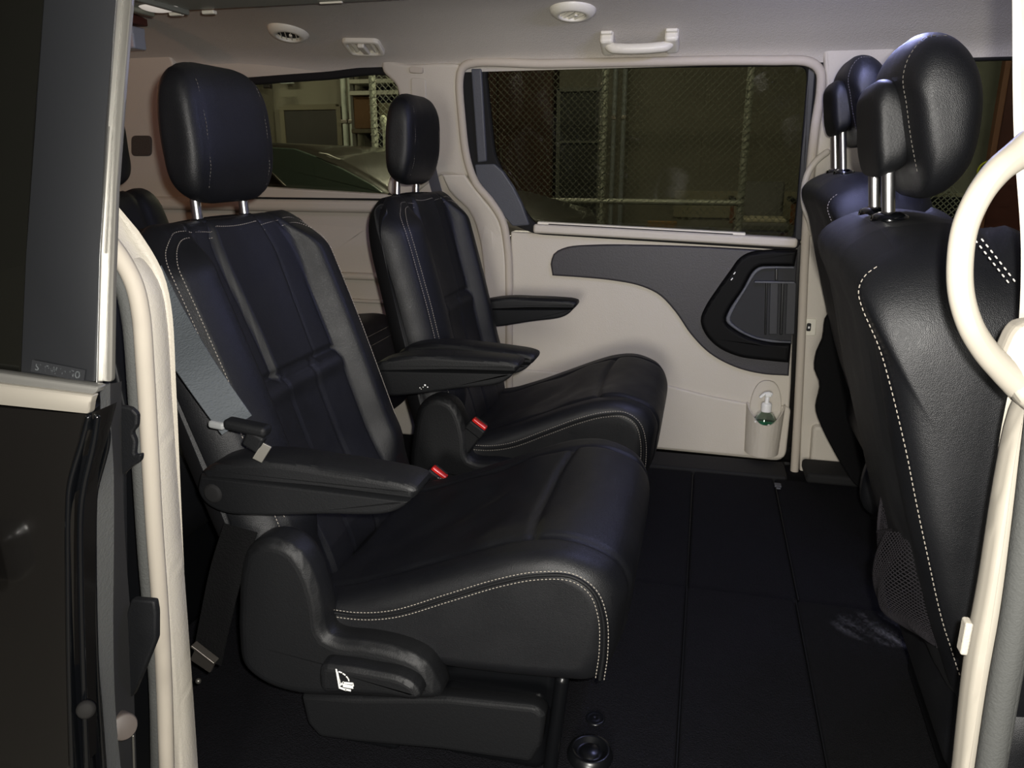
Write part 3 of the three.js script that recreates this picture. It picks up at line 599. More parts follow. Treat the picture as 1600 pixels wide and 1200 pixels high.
  // recliner cover: an upright fin running forward into a low arm
  const fin = smooth(pxs([[374, 940], [377, 890], [388, 855], [415, 838], [445, 842], [470, 858], [490, 890], [506, 940], [514, 985], [530, 994], [580, 1000], [630, 1012], [665, 1030], [684, 1058], [691, 1085], [640, 1090], [560, 1086], [470, 1082], [415, 1064], [382, 1035], [374, 990]], 0.605), 110).map((p) => [p.x, p.y]);
  obj('recliner_cover', plate(fin.reverse(), { z: SHW + 0.036, d: 0.055, b: 0.018, seg: 6 }), M.plasticSoft, t);
  // base: skirt, riser and feet
  const sk = rpoly(pxs([[470, 1086], [560, 1090], [700, 1090], [835, 1104], [852, 1116], [846, 1165], [830, 1192], [690, 1172], [560, 1160], [500, 1152], [480, 1130]], 0.59), 0.006);
  obj('base_skirt', plate(sk, { z: SHW + 0.012, d: 0.03, b: 0.008, seg: 4 }), M.plastic, t);
  obj('base_skirt', plate(sk, { z: -SHW + 0.03, d: 0.03, b: 0.008, seg: 4 }), M.plastic, t);
  obj('base_frame', [rbox(0.30, 0.10, 0.36, 0.015, -0.31, 0.14, 0), rbox(0.16, 0.12, 0.40, 0.02, -0.25, 0.062, 0), rbox(0.10, 0.05, 0.42, 0.01, -0.44, 0.028, 0)], M.satinBlack, t);
  obj('seat_rail', [rod([-0.165, 0.006, 0.19], [-0.150, 0.16, 0.19], 0.010), rod([-0.165, 0.006, -0.19], [-0.150, 0.16, -0.19], 0.010)], M.satinBlack, t);
  return t;
}
function buckle(parent, p, z, tilt) {
  const m = new THREE.Matrix4().makeRotationZ(tilt).scale(V(1.2, 1.2, 1.2)).setPosition(p[0], p[1], z);
  const stalk = rbox(0.034, 0.10, 0.016, 0.005, 0, -0.050, 0), rim = rbox(0.036, 0.02, 0.02, 0.004, 0, -0.006, 0), key = rbox(0.030, 0.012, 0.013, 0.003, 0, 0.004, 0), slot = rbox(0.024, 0.003, 0.003, 0.0008, 0, 0.0102, -0.004);
  [stalk, rim, key, slot].forEach((g) => g.applyMatrix4(m));
  const b = obj('buckle', [stalk, rim], M.plastic, parent); obj('release_button', [key], M.red, b, { label: 'red release button' }); obj('tongue_slot', [slot], M.rubberDark, b);
  return b;
}
const BASE2 = [-0.33, 0, 0];
const nearSeat = captainSeat('large black leather captain seat in the foreground, with a white seat symbol on its base');
const farSeat = nearSeat.clone(); farSeat.name = numbered('captain_seat'); scene.add(farSeat);
farSeat.traverse((c) => { if (c !== farSeat) c.name = numbered(c.name.replace(/_\d{3}$/, '')); });
farSeat.userData = { ...nearSeat.userData, label: 'black leather captain seat behind the foreground one, close to the closed far door' };
{
  buckle(nearSeat, px(684, 742, 0.08), 0.08 - SC, -0.62);
  buckle(farSeat, [px(752, 659, -0.09)[0], px(752, 659, -0.09)[1]], -0.09 + SC, -0.62);
  // fold lever with its printed symbol, only on the outer side of the near seat
  const lv = smooth(pxs([[500, 1042], [530, 1042], [580, 1050], [625, 1060], [648, 1074], [656, 1092], [648, 1096], [600, 1090], [540, 1086], [502, 1082]], 0.64), 80).map((p) => [p.x, p.y]);
  const lever = obj('fold_lever', plate(lv.reverse(), { z: 0.295, d: 0.05, b: 0.010, seg: 5 }), M.plasticSoft, nearSeat);
  const Zi = 0.2955, P = (X, Y) => px(480 + X * 0.15, 1000 + Y * 0.15, SC + Zi);
  const seg = (a, b, w) => { const A = P(...a), B = P(...b), dx = B[0] - A[0], dy = B[1] - A[1]; return rbox(w, Math.hypot(dx, dy) + w * 0.5, 0.0008, 0.0003, 0, 0, 0, [0, 0, Math.atan2(-dx, dy)]).translate((A[0] + B[0]) / 2, (A[1] + B[1]) / 2, Zi); };
  const icon = [seg([303, 305], [335, 490], 0.0022), seg([316, 330], [350, 470], 0.001), seg([335, 495], [405, 520], 0.003), seg([345, 470], [380, 440], 0.0025), seg([375, 445], [475, 455], 0.003), seg([475, 455], [480, 480], 0.002), seg([380, 475], [470, 490], 0.005), seg([400, 515], [450, 525], 0.003), seg([330, 330], [360, 340], 0.0018), seg([372, 350], [396, 366], 0.0018), seg([408, 380], [424, 398], 0.0018), seg([430, 406], [434, 425], 0.0018)];
  obj('lever_symbol', icon, M.white, lever, { label: 'white folding-seat pictogram' });
  nearSeat.position.set(0, 0, SC); farSeat.position.set(-0.004, -0.006, -SC + 0.012);
  const pv = V(-0.56 - BASE2[0], 0.30, 0), tilt = -0.10, moved = pv.clone().sub(pv.clone().applyAxisAngle(V(0, 0, 1), tilt));   // its back stands a little more upright
  farSeat.children.forEach((c) => { if (/^(backrest|headrest)/.test(c.name)) { c.rotation.z = tilt; c.position.copy(moved); if (/^backrest/.test(c.name)) c.position.x += 0.020; } });
  // store the parts relative to the seats' bases
  for (const s of [nearSeat, farSeat]) s.position.x += BASE2[0];
  const done = new Set();
  for (const s of [nearSeat, farSeat]) s.traverse((c) => { if (c.isMesh && !done.has(c.geometry)) { done.add(c.geometry); c.geometry.translate(-BASE2[0], 0, 0); } });
}

// ---- front seats
function frontSeat(label) {
  const t = thing('front_seat', label, 'car seat', [0, 0, 0], 'front seats seen from behind');
  const prof = [[0.155, 0.745], [0.178, 0.68], [0.205, 0.58], [0.245, 0.45], [0.290, 0.32], [0.335, 0.24], [0.42, 0.235], [0.455, 0.30], [0.415, 0.45], [0.375, 0.60], [0.350, 0.70], [0.320, 0.765], [0.26, 0.785], [0.19, 0.775]].reverse();
  const HWF = 0.245;
  const g = pillow({
    prof: prof.reverse(), hw: HWF + 0.012, r: 0.03, nT: 170, nS: 40, sq: 6,
    warp: (q) => { q.z *= 1 - 0.12 * sst(0.66, 0.83, q.y) ** 1.5; },
    disp: (x, y, z, n) => (n.x < -0.3 ? 0.006 * gauss(z, 0.16) + groove(Math.abs(z) - 0.20, 0.004, 0.004) : n.x > 0.3 ? 0.02 * gauss(Math.abs(z) - 0.2, 0.05) - 0.012 * gauss(z, 0.1) : 0),
    pick: (x, y, z, n) => n.x < -0.35 && Math.abs(z) < 0.20 && y < 0.80 ? 'rear' : 'body',
  });
  const back = obj('backrest', g.body, M.leather, t); obj('rear_panel', g.rear, M.leatherPanel, back);
  const rearX = (y) => lineX([[0.155, 0.745], [0.178, 0.68], [0.205, 0.58], [0.245, 0.45], [0.290, 0.32], [0.335, 0.24]].slice().reverse(), y);
  const st = [], edgeP = smooth(prof, 500).filter((p) => p.y > 0.255 && p.x < 0.30 + (0.51 - p.y) * 0.30 && p.y < 0.772).sort((m, n) => m.y - n.y).filter((p, i) => i % 6 === 0);
  for (const s of [-1, 1]) {                                                   // along the rim where the rear panel meets the side
    const l = edgeP.map((p) => { const k = mix(0.80, 0.93, sst(0.56, 0.76, p.y)), Y = 0.51 + (p.y - 0.51) * mix(k, 1, 0.0), X = 0.305 + (p.x - 0.305) * k; return [X - 0.002, Y, s * ((HWF + 0.012) * (1 - k ** 6) ** (1 / 6) * (1 - 0.12 * sst(0.66, 0.83, Y) ** 1.5) + 0.0022)]; });
    st.push(...stitches(l, { step: 0.006, len: 0.0042, w: 0.0013 }));
  }
  obj('stitching', st, M.thread, back, { kind: 'stuff' });
  // headrest: a big cushion with a smaller shell behind it
  const big = pxs([[1398, 112], [1404, 160], [1412, 220], [1424, 280], [1440, 314], [1470, 308], [1504, 270], [1523, 200], [1527, 125], [1510, 66], [1478, 38], [1440, 40], [1412, 70]], 0.50).map(([x, y]) => [x + 0.012 + 0.008 * sst(0.22, 0.29, x), y]);
  const head = obj('headrest', pillow({ prof: big, hw: 0.135, r: 0.02, nT: 110, nS: 12, sq: 4, warp: (q) => { const k = (q.y - 0.90) / 0.105; q.z *= 1 - 0.10 * Math.abs(k) ** 3; } }), M.leather, t);
  const small = pxs([[1373, 140], [1371, 190], [1374, 250], [1384, 278], [1402, 274], [1425, 262], [1440, 230], [1436, 160], [1412, 122], [1390, 118]], 0.468);
  obj('headrest_shell', pillow({ prof: small, hw: 0.082, r: 0.02, nT: 90, nS: 12, sq: 5 }), M.plasticSoft, head);
  const bx0 = Math.min(...big.map((p) => p[0])), bx1 = Math.max(...big.map((p) => p[0])), by0 = Math.min(...big.map((p) => p[1])), by1 = Math.max(...big.map((p) => p[1]));
  const hl = [10, 11, 12, 0, 1, 2, 3].map((i) => { const k = 0.90, X = mix((bx0 + bx1) / 2, big[i][0], k), Y = mix((by0 + by1) / 2, big[i][1], k), w = 1 - 0.10 * Math.abs((Y - 0.90) / 0.105) ** 3; return [X - 0.0006, Y + 0.0004, 0.135 * (1 - k ** 4) ** 0.25 * w + 0.0008]; });
  obj('stitching', stitches(hl, { w: 0.001 }), std(0x5c5852, { roughness: 0.8 }), head, { kind: 'stuff' });
  for (const s of [-1, 1]) { const p = obj('headrest_post', [rod([0.214, 0.75, s * 0.052], [0.198, 0.875, s * 0.052], 0.0074)], M.chrome, t); obj('post_sleeve', [lathe([[0, 0.010], [0.010, 0.010], [0.020, 0.006], [0.022, -0.006], [0, -0.006]], 0.211, 0.782, s * 0.052, 28)], M.gloss, p); }
  // cushion, side shield and base
  obj('cushion', pillow({ prof: [[0.33, 0.16], [0.60, 0.15], [0.85, 0.17], [0.89, 0.24], [0.86, 0.33], [0.70, 0.35], [0.45, 0.31], [0.34, 0.29]], hw: 0.25, r: 0.05, nT: 80, nS: 16, bulge: 0.004 }), M.leather, t);
  obj('base_frame', [rbox(0.46, 0.13, 0.40, 0.02, 0.60, 0.085, 0)], M.satinBlack, t);
  return t;
}
const passenger = frontSeat('large black leather front seat at the right edge, nearest the camera, with a net pocket');
const driver = passenger.clone(); driver.name = numbered('front_seat'); scene.add(driver);
driver.traverse((c) => { if (c !== driver) c.name = numbered(c.name.replace(/_\d{3}$/, '')); });
driver.userData = { ...passenger.userData, label: 'black leather front seat farther away, half hidden behind the right foreground seat' };
{
  const done = new Set(), bx = 0.45;
  for (const s of [passenger, driver]) s.traverse((c) => { if (c.isMesh && !done.has(c.geometry)) { done.add(c.geometry); c.geometry.translate(-bx, 0, 0); } });
  passenger.position.set(bx, 0, 0.39); passenger.rotation.y = -0.04; driver.position.set(bx + 0.062, 0.04, -0.40);
  driver.children.forEach((c) => { if (/^headrest(_\d+)?$/.test(c.name)) { c.position.y += 0.028; c.position.x -= 0.006; } });
  obj('side_shield', pillow({ prof: [[0.255, 0.13], [0.30, 0.11], [0.42, 0.11], [0.80, 0.11], [0.82, 0.20], [0.50, 0.22], [0.36, 0.265], [0.30, 0.275], [0.262, 0.25], [0.245, 0.19]], hw: 0.022, r: 0.014, nT: 90, nS: 6, bulge: 0.004 }).translate(-bx + 0.035, 0, 0.262), M.plasticSoft, driver);
  const flap = smooth(pxs([[1296, 490], [1286, 530], [1277, 550], [1273, 578], [1282, 602], [1275, 640], [1284, 668], [1300, 700], [1316, 728], [1342, 762], [1380, 770], [1400, 650], [1390, 500]], -0.58), 70).map((p) => [p.x - driver.position.x, p.y - 0.04]);
  obj('pocket_flap', plate(flap, { z: -0.58 + 0.40, d: 0.02, b: 0.004 }), M.webbingDark, driver);
  obj('seat_riser', [rbox(0.44, 0.07, 0.36, 0.01, 0.15, 0.0, 0)], M.satinBlack, driver);
}
{
  const rows = [[[1526, 374], [1545, 398], [1562, 420], [1582, 446]], [[1536, 372], [1555, 396], [1572, 418], [1592, 444]]].map((l) => stitches(pxs(l, 0.652).map(([x, y]) => [x - 0.45 + 0.0105, y, 0.652 - 0.39]), { step: 0.0065, len: 0.004, w: 0.0016 }));
  obj('bolster_stitching', rows.flat(), std(0xd8d4cc, { roughness: 0.7 }), passenger, { kind: 'stuff' });
}
// net pocket sagging behind the near front seat
{
  const bx = 0.45, cz = 0.39;
  const W = (list, z) => new THREE.CatmullRomCurve3(list.map(([u, v], i) => { const zz = Array.isArray(z) ? z[i] : z, p = px(u, v, zz); return V(p[0] - bx, p[1], zz - cz); }), false, 'centripetal');
  const strand = (list) => boxUV(new THREE.TubeGeometry(new THREE.CatmullRomCurve3(list), list.length, 0.0007, 4, false));
  const netOf = (L, R, nx, ny, sag) => {
    const P = (i, j) => { const s = i / nx, t = j / ny, a = L.getPoint(t).lerp(R.getPoint(t), s); a.x -= sag * Math.sin(Math.PI * s) * Math.sin(Math.PI * Math.min(1, 0.1 + t * 0.9)) + 0.002 * Math.sin(s * 15 + t * 12); return a; };
    const gs = []; for (let i = -ny; i <= nx + ny; i += 1) for (const sg of [1, -1]) { const a = []; for (let j = 0; j <= ny; j += 1) { const k = i + sg * j; if (k >= 0 && k <= nx) a.push(P(k, j)); } if (a.length > 1) gs.push(strand(a)); }
    return gs;
  };
  const L = W([[1377, 836], [1380, 880], [1384, 925], [1392, 958], [1430, 984], [1470, 1010]], [0.44, 0.44, 0.44, 0.45, 0.50, 0.57]), R = W([[1452, 840], [1462, 890], [1470, 935], [1476, 970], [1480, 1000], [1482, 1020]], 0.60);
  const L2 = W([[1392, 700], [1386, 760], [1378, 815], [1377, 836]], 0.44), R2 = W([[1398, 700], [1406, 760], [1413, 815], [1418, 838]], 0.46);
  const mat = std(0x242225, { roughness: 0.9, specularIntensity: 0.3 });
  obj('net_pocket', [...netOf(L, R, 22, 34, 0.03), ...netOf(L2, R2, 6, 26, 0.004)], mat, passenger, { kind: 'stuff' });
  const hem = W([[1377, 836], [1400, 834], [1425, 838], [1452, 843]], [0.44, 0.48, 0.54, 0.60]), side = W([[1393, 696], [1386, 760], [1378, 815], [1377, 850], [1381, 900], [1388, 950]], 0.44);
  obj('net_hem', [tube(hem.getPoints(10), 0.003, { n: 40, rad: 8 }), tube(side.getPoints(12), 0.0022, { n: 50, rad: 8 })], mat, passenger);
}

// ---- third row: upright part and folded part
{
  const t = thing('third_row_seat', 'upright black rear bench seat at the far left, behind the foreground captain seat', 'car seat', [-1.09, 0, 0.175]);
  const back = obj('backrest', pillow({ prof: [[-1.18, 0.30], [-1.22, 0.45], [-1.26, 0.60], [-1.29, 0.71], [-1.315, 0.770], [-1.35, 0.778], [-1.375, 0.745], [-1.36, 0.55], [-1.31, 0.30], [-1.25, 0.27]], hw: 0.37, r: 0.05, nT: 110, nS: 60, arc: 8, bulge: 0.005, disp: (x, y, z, n) => n.x > 0.2 ? groove(z + 0.27, 0.006, 0.006) + groove(z - 0.05, 0.006, 0.006) + 0.01 * gauss(z + 0.3, 0.06) : 0 }).translate(1.15, 0, 0), M.leather, t);
  obj('pull_strap', [band([[-1.30, 0.780, -0.17], [-1.335, 0.800, -0.20], [-1.36, 0.793, -0.23], [-1.37, 0.773, -0.25]].map(([x, y, z]) => [x + 1.15, y, z]), [[0, 0, 1], [1, 0, 0.2]], 0.03, 0.004)], M.webbingDark, back);
  const cu = obj('cushion', pillow({ prof: [[-1.26, 0.24], [-1.0, 0.20], [-0.90, 0.22], [-0.87, 0.30], [-0.89, 0.375], [-0.95, 0.395], [-1.10, 0.37], [-1.25, 0.34]], hw: 0.38, r: 0.05, nT: 100, nS: 30, arc: 8, bulge: 0.004 }).translate(1.15, 0, 0), M.leather, t);
  obj('base_frame', [rbox(0.30, 0.2, 0.62, 0.02, 0.05, 0.1, 0)], M.satinBlack, t);
  const hd = obj('headrest', pillow({ prof: [[-1.30, 0.80], [-1.295, 0.87], [-1.305, 0.96], [-1.34, 0.985], [-1.375, 0.96], [-1.375, 0.85], [-1.35, 0.79]], hw: 0.12, r: 0.02, nT: 80, nS: 12, sq: 4 }).translate(1.15, 0, -0.15), M.leather, t);
  for (const s of [-1, 1]) obj('headrest_post', [rod([-0.19, 0.75, -0.15 + s * 0.05], [-0.185, 0.83, -0.15 + s * 0.05], 0.006)], M.chrome, t);
}
{
  const t = thing('third_row_seat', 'low folded black rear seat seen between the two captain seats', 'car seat', [-1.05, 0, -0.44]);
  const drop = -0.035;
  const p = obj('backrest', pillow({ prof: [[-1.35, 0.36], [-1.1, 0.30], [-0.93, 0.20], [-0.86, 0.18], [-0.82, 0.22], [-0.80, 0.32], [-0.83, 0.42], [-0.89, 0.455], [-1.0, 0.45], [-1.2, 0.44], [-1.34, 0.44]], hw: 0.22, r: 0.05, nT: 110, nS: 24, arc: 8, bulge: 0.006 }).translate(1.05, drop, 0), M.leather, t);
  const l = [], l2 = []; for (let z = -0.17; z <= 0.175; z += 0.02) { l.push([0.208, 0.438 + drop, z]); l2.push([0.222, 0.418 + drop, z]); }
  obj('stitching', [...stitches(l), ...stitches(l2)], M.thread, p, { kind: 'stuff' });
  obj('base_frame', [rbox(0.40, 0.20, 0.36, 0.02, -0.05, 0.10, 0)], M.satinBlack, t);
}

// ================================================================ near body side
const wallRight = struct('wall_right');
{
  const w = wallRight, z = 0.80;
  // rear edge trim of the near door opening
  const out = smooth(pxs([[178, 325], [200, 372], [236, 412], [256, 450], [265, 500], [274, 640], [287, 830], [303, 1050], [314, 1215]], z - 0.03), 60, false).map((p) => [p.x, p.y]);
  const inn = smooth(pxs([[170, 372], [192, 405], [210, 440], [222, 490], [231, 620], [241, 800], [252, 1000], [262, 1215]], z), 60, false).map((p) => [p.x, p.y]);
  obj('opening_trim', plate([...out, ...inn.slice().reverse()], { z: z + 0.004, d: 0.036, b: 0.009, seg: 4 }), M.beigeNearDimmed, w);
  const bead = pxs([[168, 372], [192, 405], [212, 445], [222, 490], [229, 580], [236, 700], [243, 820], [253, 960], [259, 1080], [263, 1215]].map(([u, v]) => [u - 2, v]), z + 0.02);
  obj('opening_bead', [tube(bead.map(([x, y]) => [x, y, z + 0.02]), 0.0085, { n: 160, rad: 12 })], std(0xaaa295, { roughness: 0.7 }), w);  // bead colour lowered like the trim beside it, against the close lamp
  const seal = pxs([[178, 425], [192, 450], [203, 500], [211, 600], [219, 740], [228, 880], [238, 990], [244, 1080], [246, 1215]], z + 0.02);
  obj('opening_seal', [tube(seal.map(([x, y]) => [x, y, z + 0.02]), 0.0075, { n: 140, rad: 10 })], M.rubber, w);
  // dark door jamb between the trim and the slid-back door
  const j0 = [-0.80, -0.42], jamb = rpoly([[-0.95, -0.1], [-0.565, -0.1], [-0.568, 0.55], [-0.585, 0.74], [-0.62, 0.80], [-0.95, 0.80]], 0.01);
  obj('door_jamb', plate(jamb, { z: 0.79, d: 0.03, b: 0.004 }), M.satinBlack, w);
  obj('pillar_upper', [rbox(0.25, 0.42, 0.04, 0.012, -0.735, 0.93, 0.785)], M.beigeNearDimmed, w);
  // rear side of the body (behind the open door, closes the van)
  obj('body_side', [rbox(1.30, 1.30, 0.05, 0.01, -1.48, 0.56, 0.775)], M.beige, w);
  // front pillar of the opening with its weather strip
  const F = pxs([[1596, -230], [1600, -40], [1606, 200], [1606, 400], [1598, 560], [1566, 640], [1545, 740], [1520, 900], [1500, 1010], [1478, 1215]], z - 0.03);
  const G = pxs([[1640, -230], [1640, -40], [1640, 200], [1650, 400], [1640, 560], [1612, 700], [1590, 850], [1566, 1000], [1532, 1215]], z);
  obj('front_pillar', plate([...smooth(F, 50, false), ...smooth(G, 50, false).reverse()].map((p) => [p.x, p.y]), { z: z + 0.006, d: 0.036, b: 0.012, seg: 4 }), M.beigeGripDimmed, w);
  const ws = pxs([[1640, 560], [1622, 700], [1606, 830], [1588, 960], [1566, 1080], [1545, 1215]], z + 0.02);
  obj('weather_strip', [tube(ws.map(([x, y]) => [x, y, z + 0.02]), 0.011, { n: 90, rad: 12 })], M.rubber, w);
  const ws2 = pxs([[1660, 560], [1642, 700], [1622, 860], [1604, 980], [1585, 1080], [1562, 1215]], z + 0.03);
  obj('weather_strip', [tube(ws2.map(([x, y]) => [x, y, z + 0.02]), 0.008, { n: 90, rad: 12 })], M.rubber, w);
  obj('trim_clip', [rbox(0.006, 0.03, 0.012, 0.002, ...px(1503, 985, z), z + 0.008)], M.beigeNearDimmed, w);
  // front door opening behind the pillar, closed by a dark door
  obj('front_door', [rbox(1.1, 0.95, 0.05, 0.01, 0.90, 0.10, 0.80)], M.darkInsert, w);
}
// ivory grab handle on the near front pillar
{
  const z = 0.80, p0 = px(1560, 400, z);
  const h = thing('grab_handle', 'big ivory looped grab handle on the door pillar at the right edge', 'handle', [p0[0], p0[1], z]);
  const path = [[1612, 225], [1590, 242], [1560, 266], [1530, 305], [1508, 355], [1500, 410], [1502, 460], [1516, 508], [1540, 548], [1570, 580], [1592, 600]];
  const zz = [0.80, 0.806, 0.816, 0.826, 0.832, 0.834, 0.832, 0.826, 0.816, 0.806, 0.80];
  const pts = path.map(([u, v], i) => { const q = px(u, v, zz[i]); return V(q[0] - p0[0], q[1] - p0[1], zz[i] - z); });
  const g = new THREE.TubeGeometry(new THREE.CatmullRomCurve3(pts, false, 'centripetal'), 120, 0.0084, 20, false);
  { const c = new THREE.CatmullRomCurve3(pts, false, 'centripetal'), p = g.attributes.position; for (let i = 0; i <= 120; i++) { const t = i / 120, q = c.getPointAt(t), s = 1 + 0.35 * Math.abs(2 * t - 1) ** 3; for (let k = 0; k <= 20; k++) { const n = i * 21 + k; p.setXYZ(n, q.x + (p.getX(n) - q.x) * s, q.y + (p.getY(n) - q.y) * s, q.z + (p.getZ(n) - q.z) * s); } } g.computeVertexNormals(); }
  obj('grip', [g], M.beigeGripDimmed, h);
  const web = pxs([[1548, 575], [1562, 540], [1574, 512], [1592, 498], [1640, 498], [1640, 668], [1588, 632]], z);
  obj('handle_foot', plate(rpoly(web.map(([x, y]) => [x - p0[0], y - p0[1]]), 0.01), { z: 0.012, d: 0.025, b: 0.008, seg: 4 }), M.beigeGripDimmed, h);
}
// ---- the near sliding door, slid back along the outside
{
  const d = struct('door_2', [0, 0, 0], 'open black sliding door at the left edge');
  const Z = 1.0, lean = (y) => Z - 0.28 * Math.max(0, y - 0.69);
  const up = (u, v, dz = 0) => { let z = Z, p; for (let i = 0; i < 8; i++) { p = px(u, v, z + dz); z = lean(p[1]); } return [p[0], p[1], z + dz]; };
  const sheet = (list, dz, t, mat, name) => {                                  // thick panel following the leaning upper door
    const pts = list.map(([u, v]) => up(u, v, dz)).map((p) => [p[0], p[1]]);
    let g = new THREE.ExtrudeGeometry(new THREE.Shape(rpoly(pts, 0.003).map(xy)), { depth: t - 0.002, bevelEnabled: true, bevelThickness: 0.001, bevelSize: 0.001, bevelOffset: -0.001, bevelSegments: 2 });
    g.translate(0, 0, -t); const p = g.attributes.position; for (let i = 0; i < p.count; i++) p.setZ(i, p.getZ(i) + lean(p.getY(i)) + dz);
    g.computeVertexNormals(); return obj(name, toCreasedNormals(g, 0.6), mat, d);
  };
  sheet([[-260, -260], [92, -260], [66, 0], [50, 200], [38, 400], [30, 590], [-260, 560]], -0.002, 0.006, std(0x0b0b09, { roughness: 0.08, clearcoat: 1 }), 'window_glass');
  const ap = sheet([[92, -260], [206, -260], [181, 0], [166, 200], [155, 400], [148, 598], [30, 588], [38, 400], [52, 200], [66, 0]], 0.002, 0.008, M.applique, 'pillar_applique');
  // worn pale lettering on the applique
  {
    const A = up(50, 571, 0.0035), B = up(131, 588, 0.0035), w = Math.hypot(B[0] - A[0], B[1] - A[1]);
    const c = document.createElement('canvas'); c.width = 512; c.height = 96; const k = c.getContext('2d');
    k.fillStyle = '#17181a'; k.fillRect(0, 0, 512, 96); k.fillStyle = '#3b3e3f'; k.font = 'bold 78px sans-serif'; k.textBaseline = 'middle'; k.textAlign = 'center';
    k.fillText('STOW \u2019n GO', 256, 50, 500);
    const im = k.getImageData(0, 0, 512, 96), wn = noiseField(S, 26, 31), w2 = noiseField(S, 90, 32);
    for (let i = 0; i < 512 * 96; i++) { const X = i % 512, Y = Math.floor(i / 512), m = Math.min(1, Math.max(0, (wn[Y * S + X] * 0.7 + w2[Y * S + X] * 0.5 - (X > 90 && X < 400 ? 0.62 : 0.36)) * 3)); for (let q = 0; q < 3; q++) im.data[i * 4 + q] = mix([0x17, 0x18, 0x1a][q], im.data[i * 4 + q], m); }
    k.putImageData(im, 0, 0);
    const t = new THREE.CanvasTexture(c); t.colorSpace = THREE.SRGBColorSpace;
    const g = new THREE.PlaneGeometry(w, w * 96 / 512), m = new THREE.Mesh(g, std(0xffffff, { roughness: 0.45, map: t }));
    g.rotateX(-Math.atan(0.28)); g.rotateZ(Math.atan2(B[1] - A[1], B[0] - A[0])); g.translate((A[0] + B[0]) / 2, (A[1] + B[1]) / 2, (A[2] + B[2]) / 2);
    m.name = 'worn_lettering'; ap.add(m);
  }
  sheet([[204, -260], [207, -260], [181, 0], [166, 200], [155, 400], [150, 606], [147, 606], [152, 400], [162, 200], [178, 0]], 0.003, 0.006, M.chrome, 'edge_line');
  sheet([[208, -260], [230, -260], [203, 0], [191, 150], [180, 300], [175, 450], [173, 598], [153, 596], [155, 450], [160, 300], [170, 150], [184, 0]], -0.002, 0.004, M.satinMetal, 'frame_edge');
  // chrome belt moulding
  sheet([[-260, 547], [150, 604], [152, 608], [146, 617], [-260, 567]], 0.010, 0.008, std(0x6e6d69, { roughness: 0.4, metalness: 0.6 }), 'belt_seal');
  sheet([[-260, 568], [144, 618], [141, 624], [137, 648], [-260, 607]], 0.012, 0.006, std(0x8b867c, { roughness: 0.35, metalness: 0.5 }), 'belt_moulding');
  // painted lower skin with a rolled front edge
  {
    const edge = [[137, 648], [127, 690], [110, 755], [106, 830], [106, 900], [107, 1000], [109, 1100], [112, 1215]].map(([u, v]) => px(u, v, Z));
    const ec = smooth(edge, 40, false), pos = [], idx = [];
    const prof = [[-0.9, 0.02], [-0.5, 0.012], [-0.2, 0.004], [-0.05, 0.001], [-0.012, 0.0], [-0.004, -0.001], [0, -0.006], [-0.001, -0.03]];
    for (const e of ec) for (const [dx, dz] of prof) pos.push(e.x + dx, e.y - 0.10 * (dx < -0.06 ? 0 : 0), Z + dz);
    const m = prof.length; for (let i = 0; i < 40; i++) for (let j = 0; j < m - 1; j++) { const a = i * m + j, b = a + 1, c = a + m, e = c + 1; idx.push(a, c, b, b, c, e); }
    const g = new THREE.BufferGeometry(); g.setAttribute('position', new THREE.Float32BufferAttribute(pos, 3)); g.setIndex(idx);
    const skin = obj('door_skin', [toCreasedNormals(g.toNonIndexed(), 0.7), plate([[-1.4, -0.1], [ec[40].x - 0.02, -0.1], ...ec.slice(0, 40).reverse().map((p) => [p.x - 0.02, p.y]), [-1.4, 0.69]], { z: Z - 0.012, d: 0.02, b: 0.003 })], M.paint, d);
    // two folded flanges running down the front edge
    const flange = (l, r, z0, z1, mat, name) => {
      const a = smooth(l.map(([u, v]) => [...px(u, v, z0)]), 50, false), b = smooth(r.map(([u, v]) => [...px(u, v, z1)]), 50, false), p = [], ix = [], K = 10;
      for (let i = 0; i <= 50; i++) for (let k = 0; k <= K; k++) { const t = k / K; p.push(mix(a[i].x, b[i].x, t), mix(a[i].y, b[i].y, t), mix(z0, z1, t) + 0.006 * Math.sin(t * Math.PI)); }
      for (let i = 0; i < 50; i++) for (let k = 0; k < K; k++) { const q = i * (K + 1) + k; ix.push(q, q + K + 1, q + 1, q + 1, q + K + 1, q + K + 2); }
      const g2 = new THREE.BufferGeometry(); g2.setAttribute('position', new THREE.Float32BufferAttribute(p, 3)); g2.setIndex(ix); g2.computeVertexNormals();
      return obj(name, g2, mat, d);
    };
    flange([[140, 640], [133, 665], [114, 750], [108, 790], [107, 900], [109, 1050], [113, 1215]], [[154, 655], [146, 690], [132, 757], [126, 800], [126, 900], [130, 1050], [138, 1215]], 1.0, 0.985, M.gloss, 'edge_flange');
    flange([[152, 645], [146, 690], [132, 757], [126, 800], [126, 900], [130, 1050], [138, 1215]], [[168, 660], [170, 680], [152, 764], [148, 800], [148, 900], [152, 1050], [164, 1215]], 0.985, 0.955, M.gloss, 'edge_flange');
    flange([[150, 604], [139, 625], [137, 650], [140, 668]], [[156, 610], [157, 630], [156, 650], [154, 668]], 1.004, 0.985, M.gloss, 'edge_corner');
    flange([[154, 596], [156, 660], [168, 690], [150, 770], [149, 850], [150, 980], [160, 1100], [168, 1215]], [[172, 596], [173, 660], [177, 720], [178, 770], [178, 850], [177, 980], [180, 1100], [190, 1215]], 0.955, 0.93, M.rubber, 'edge_rubber');
    flange([[172, 596], [173, 660], [177, 720], [178, 850], [177, 980], [180, 1215]], [[190, 596], [190, 700], [196, 850], [205, 980], [214, 1215]], 0.93, 0.88, M.rubberDark, 'inner_edge');
  }
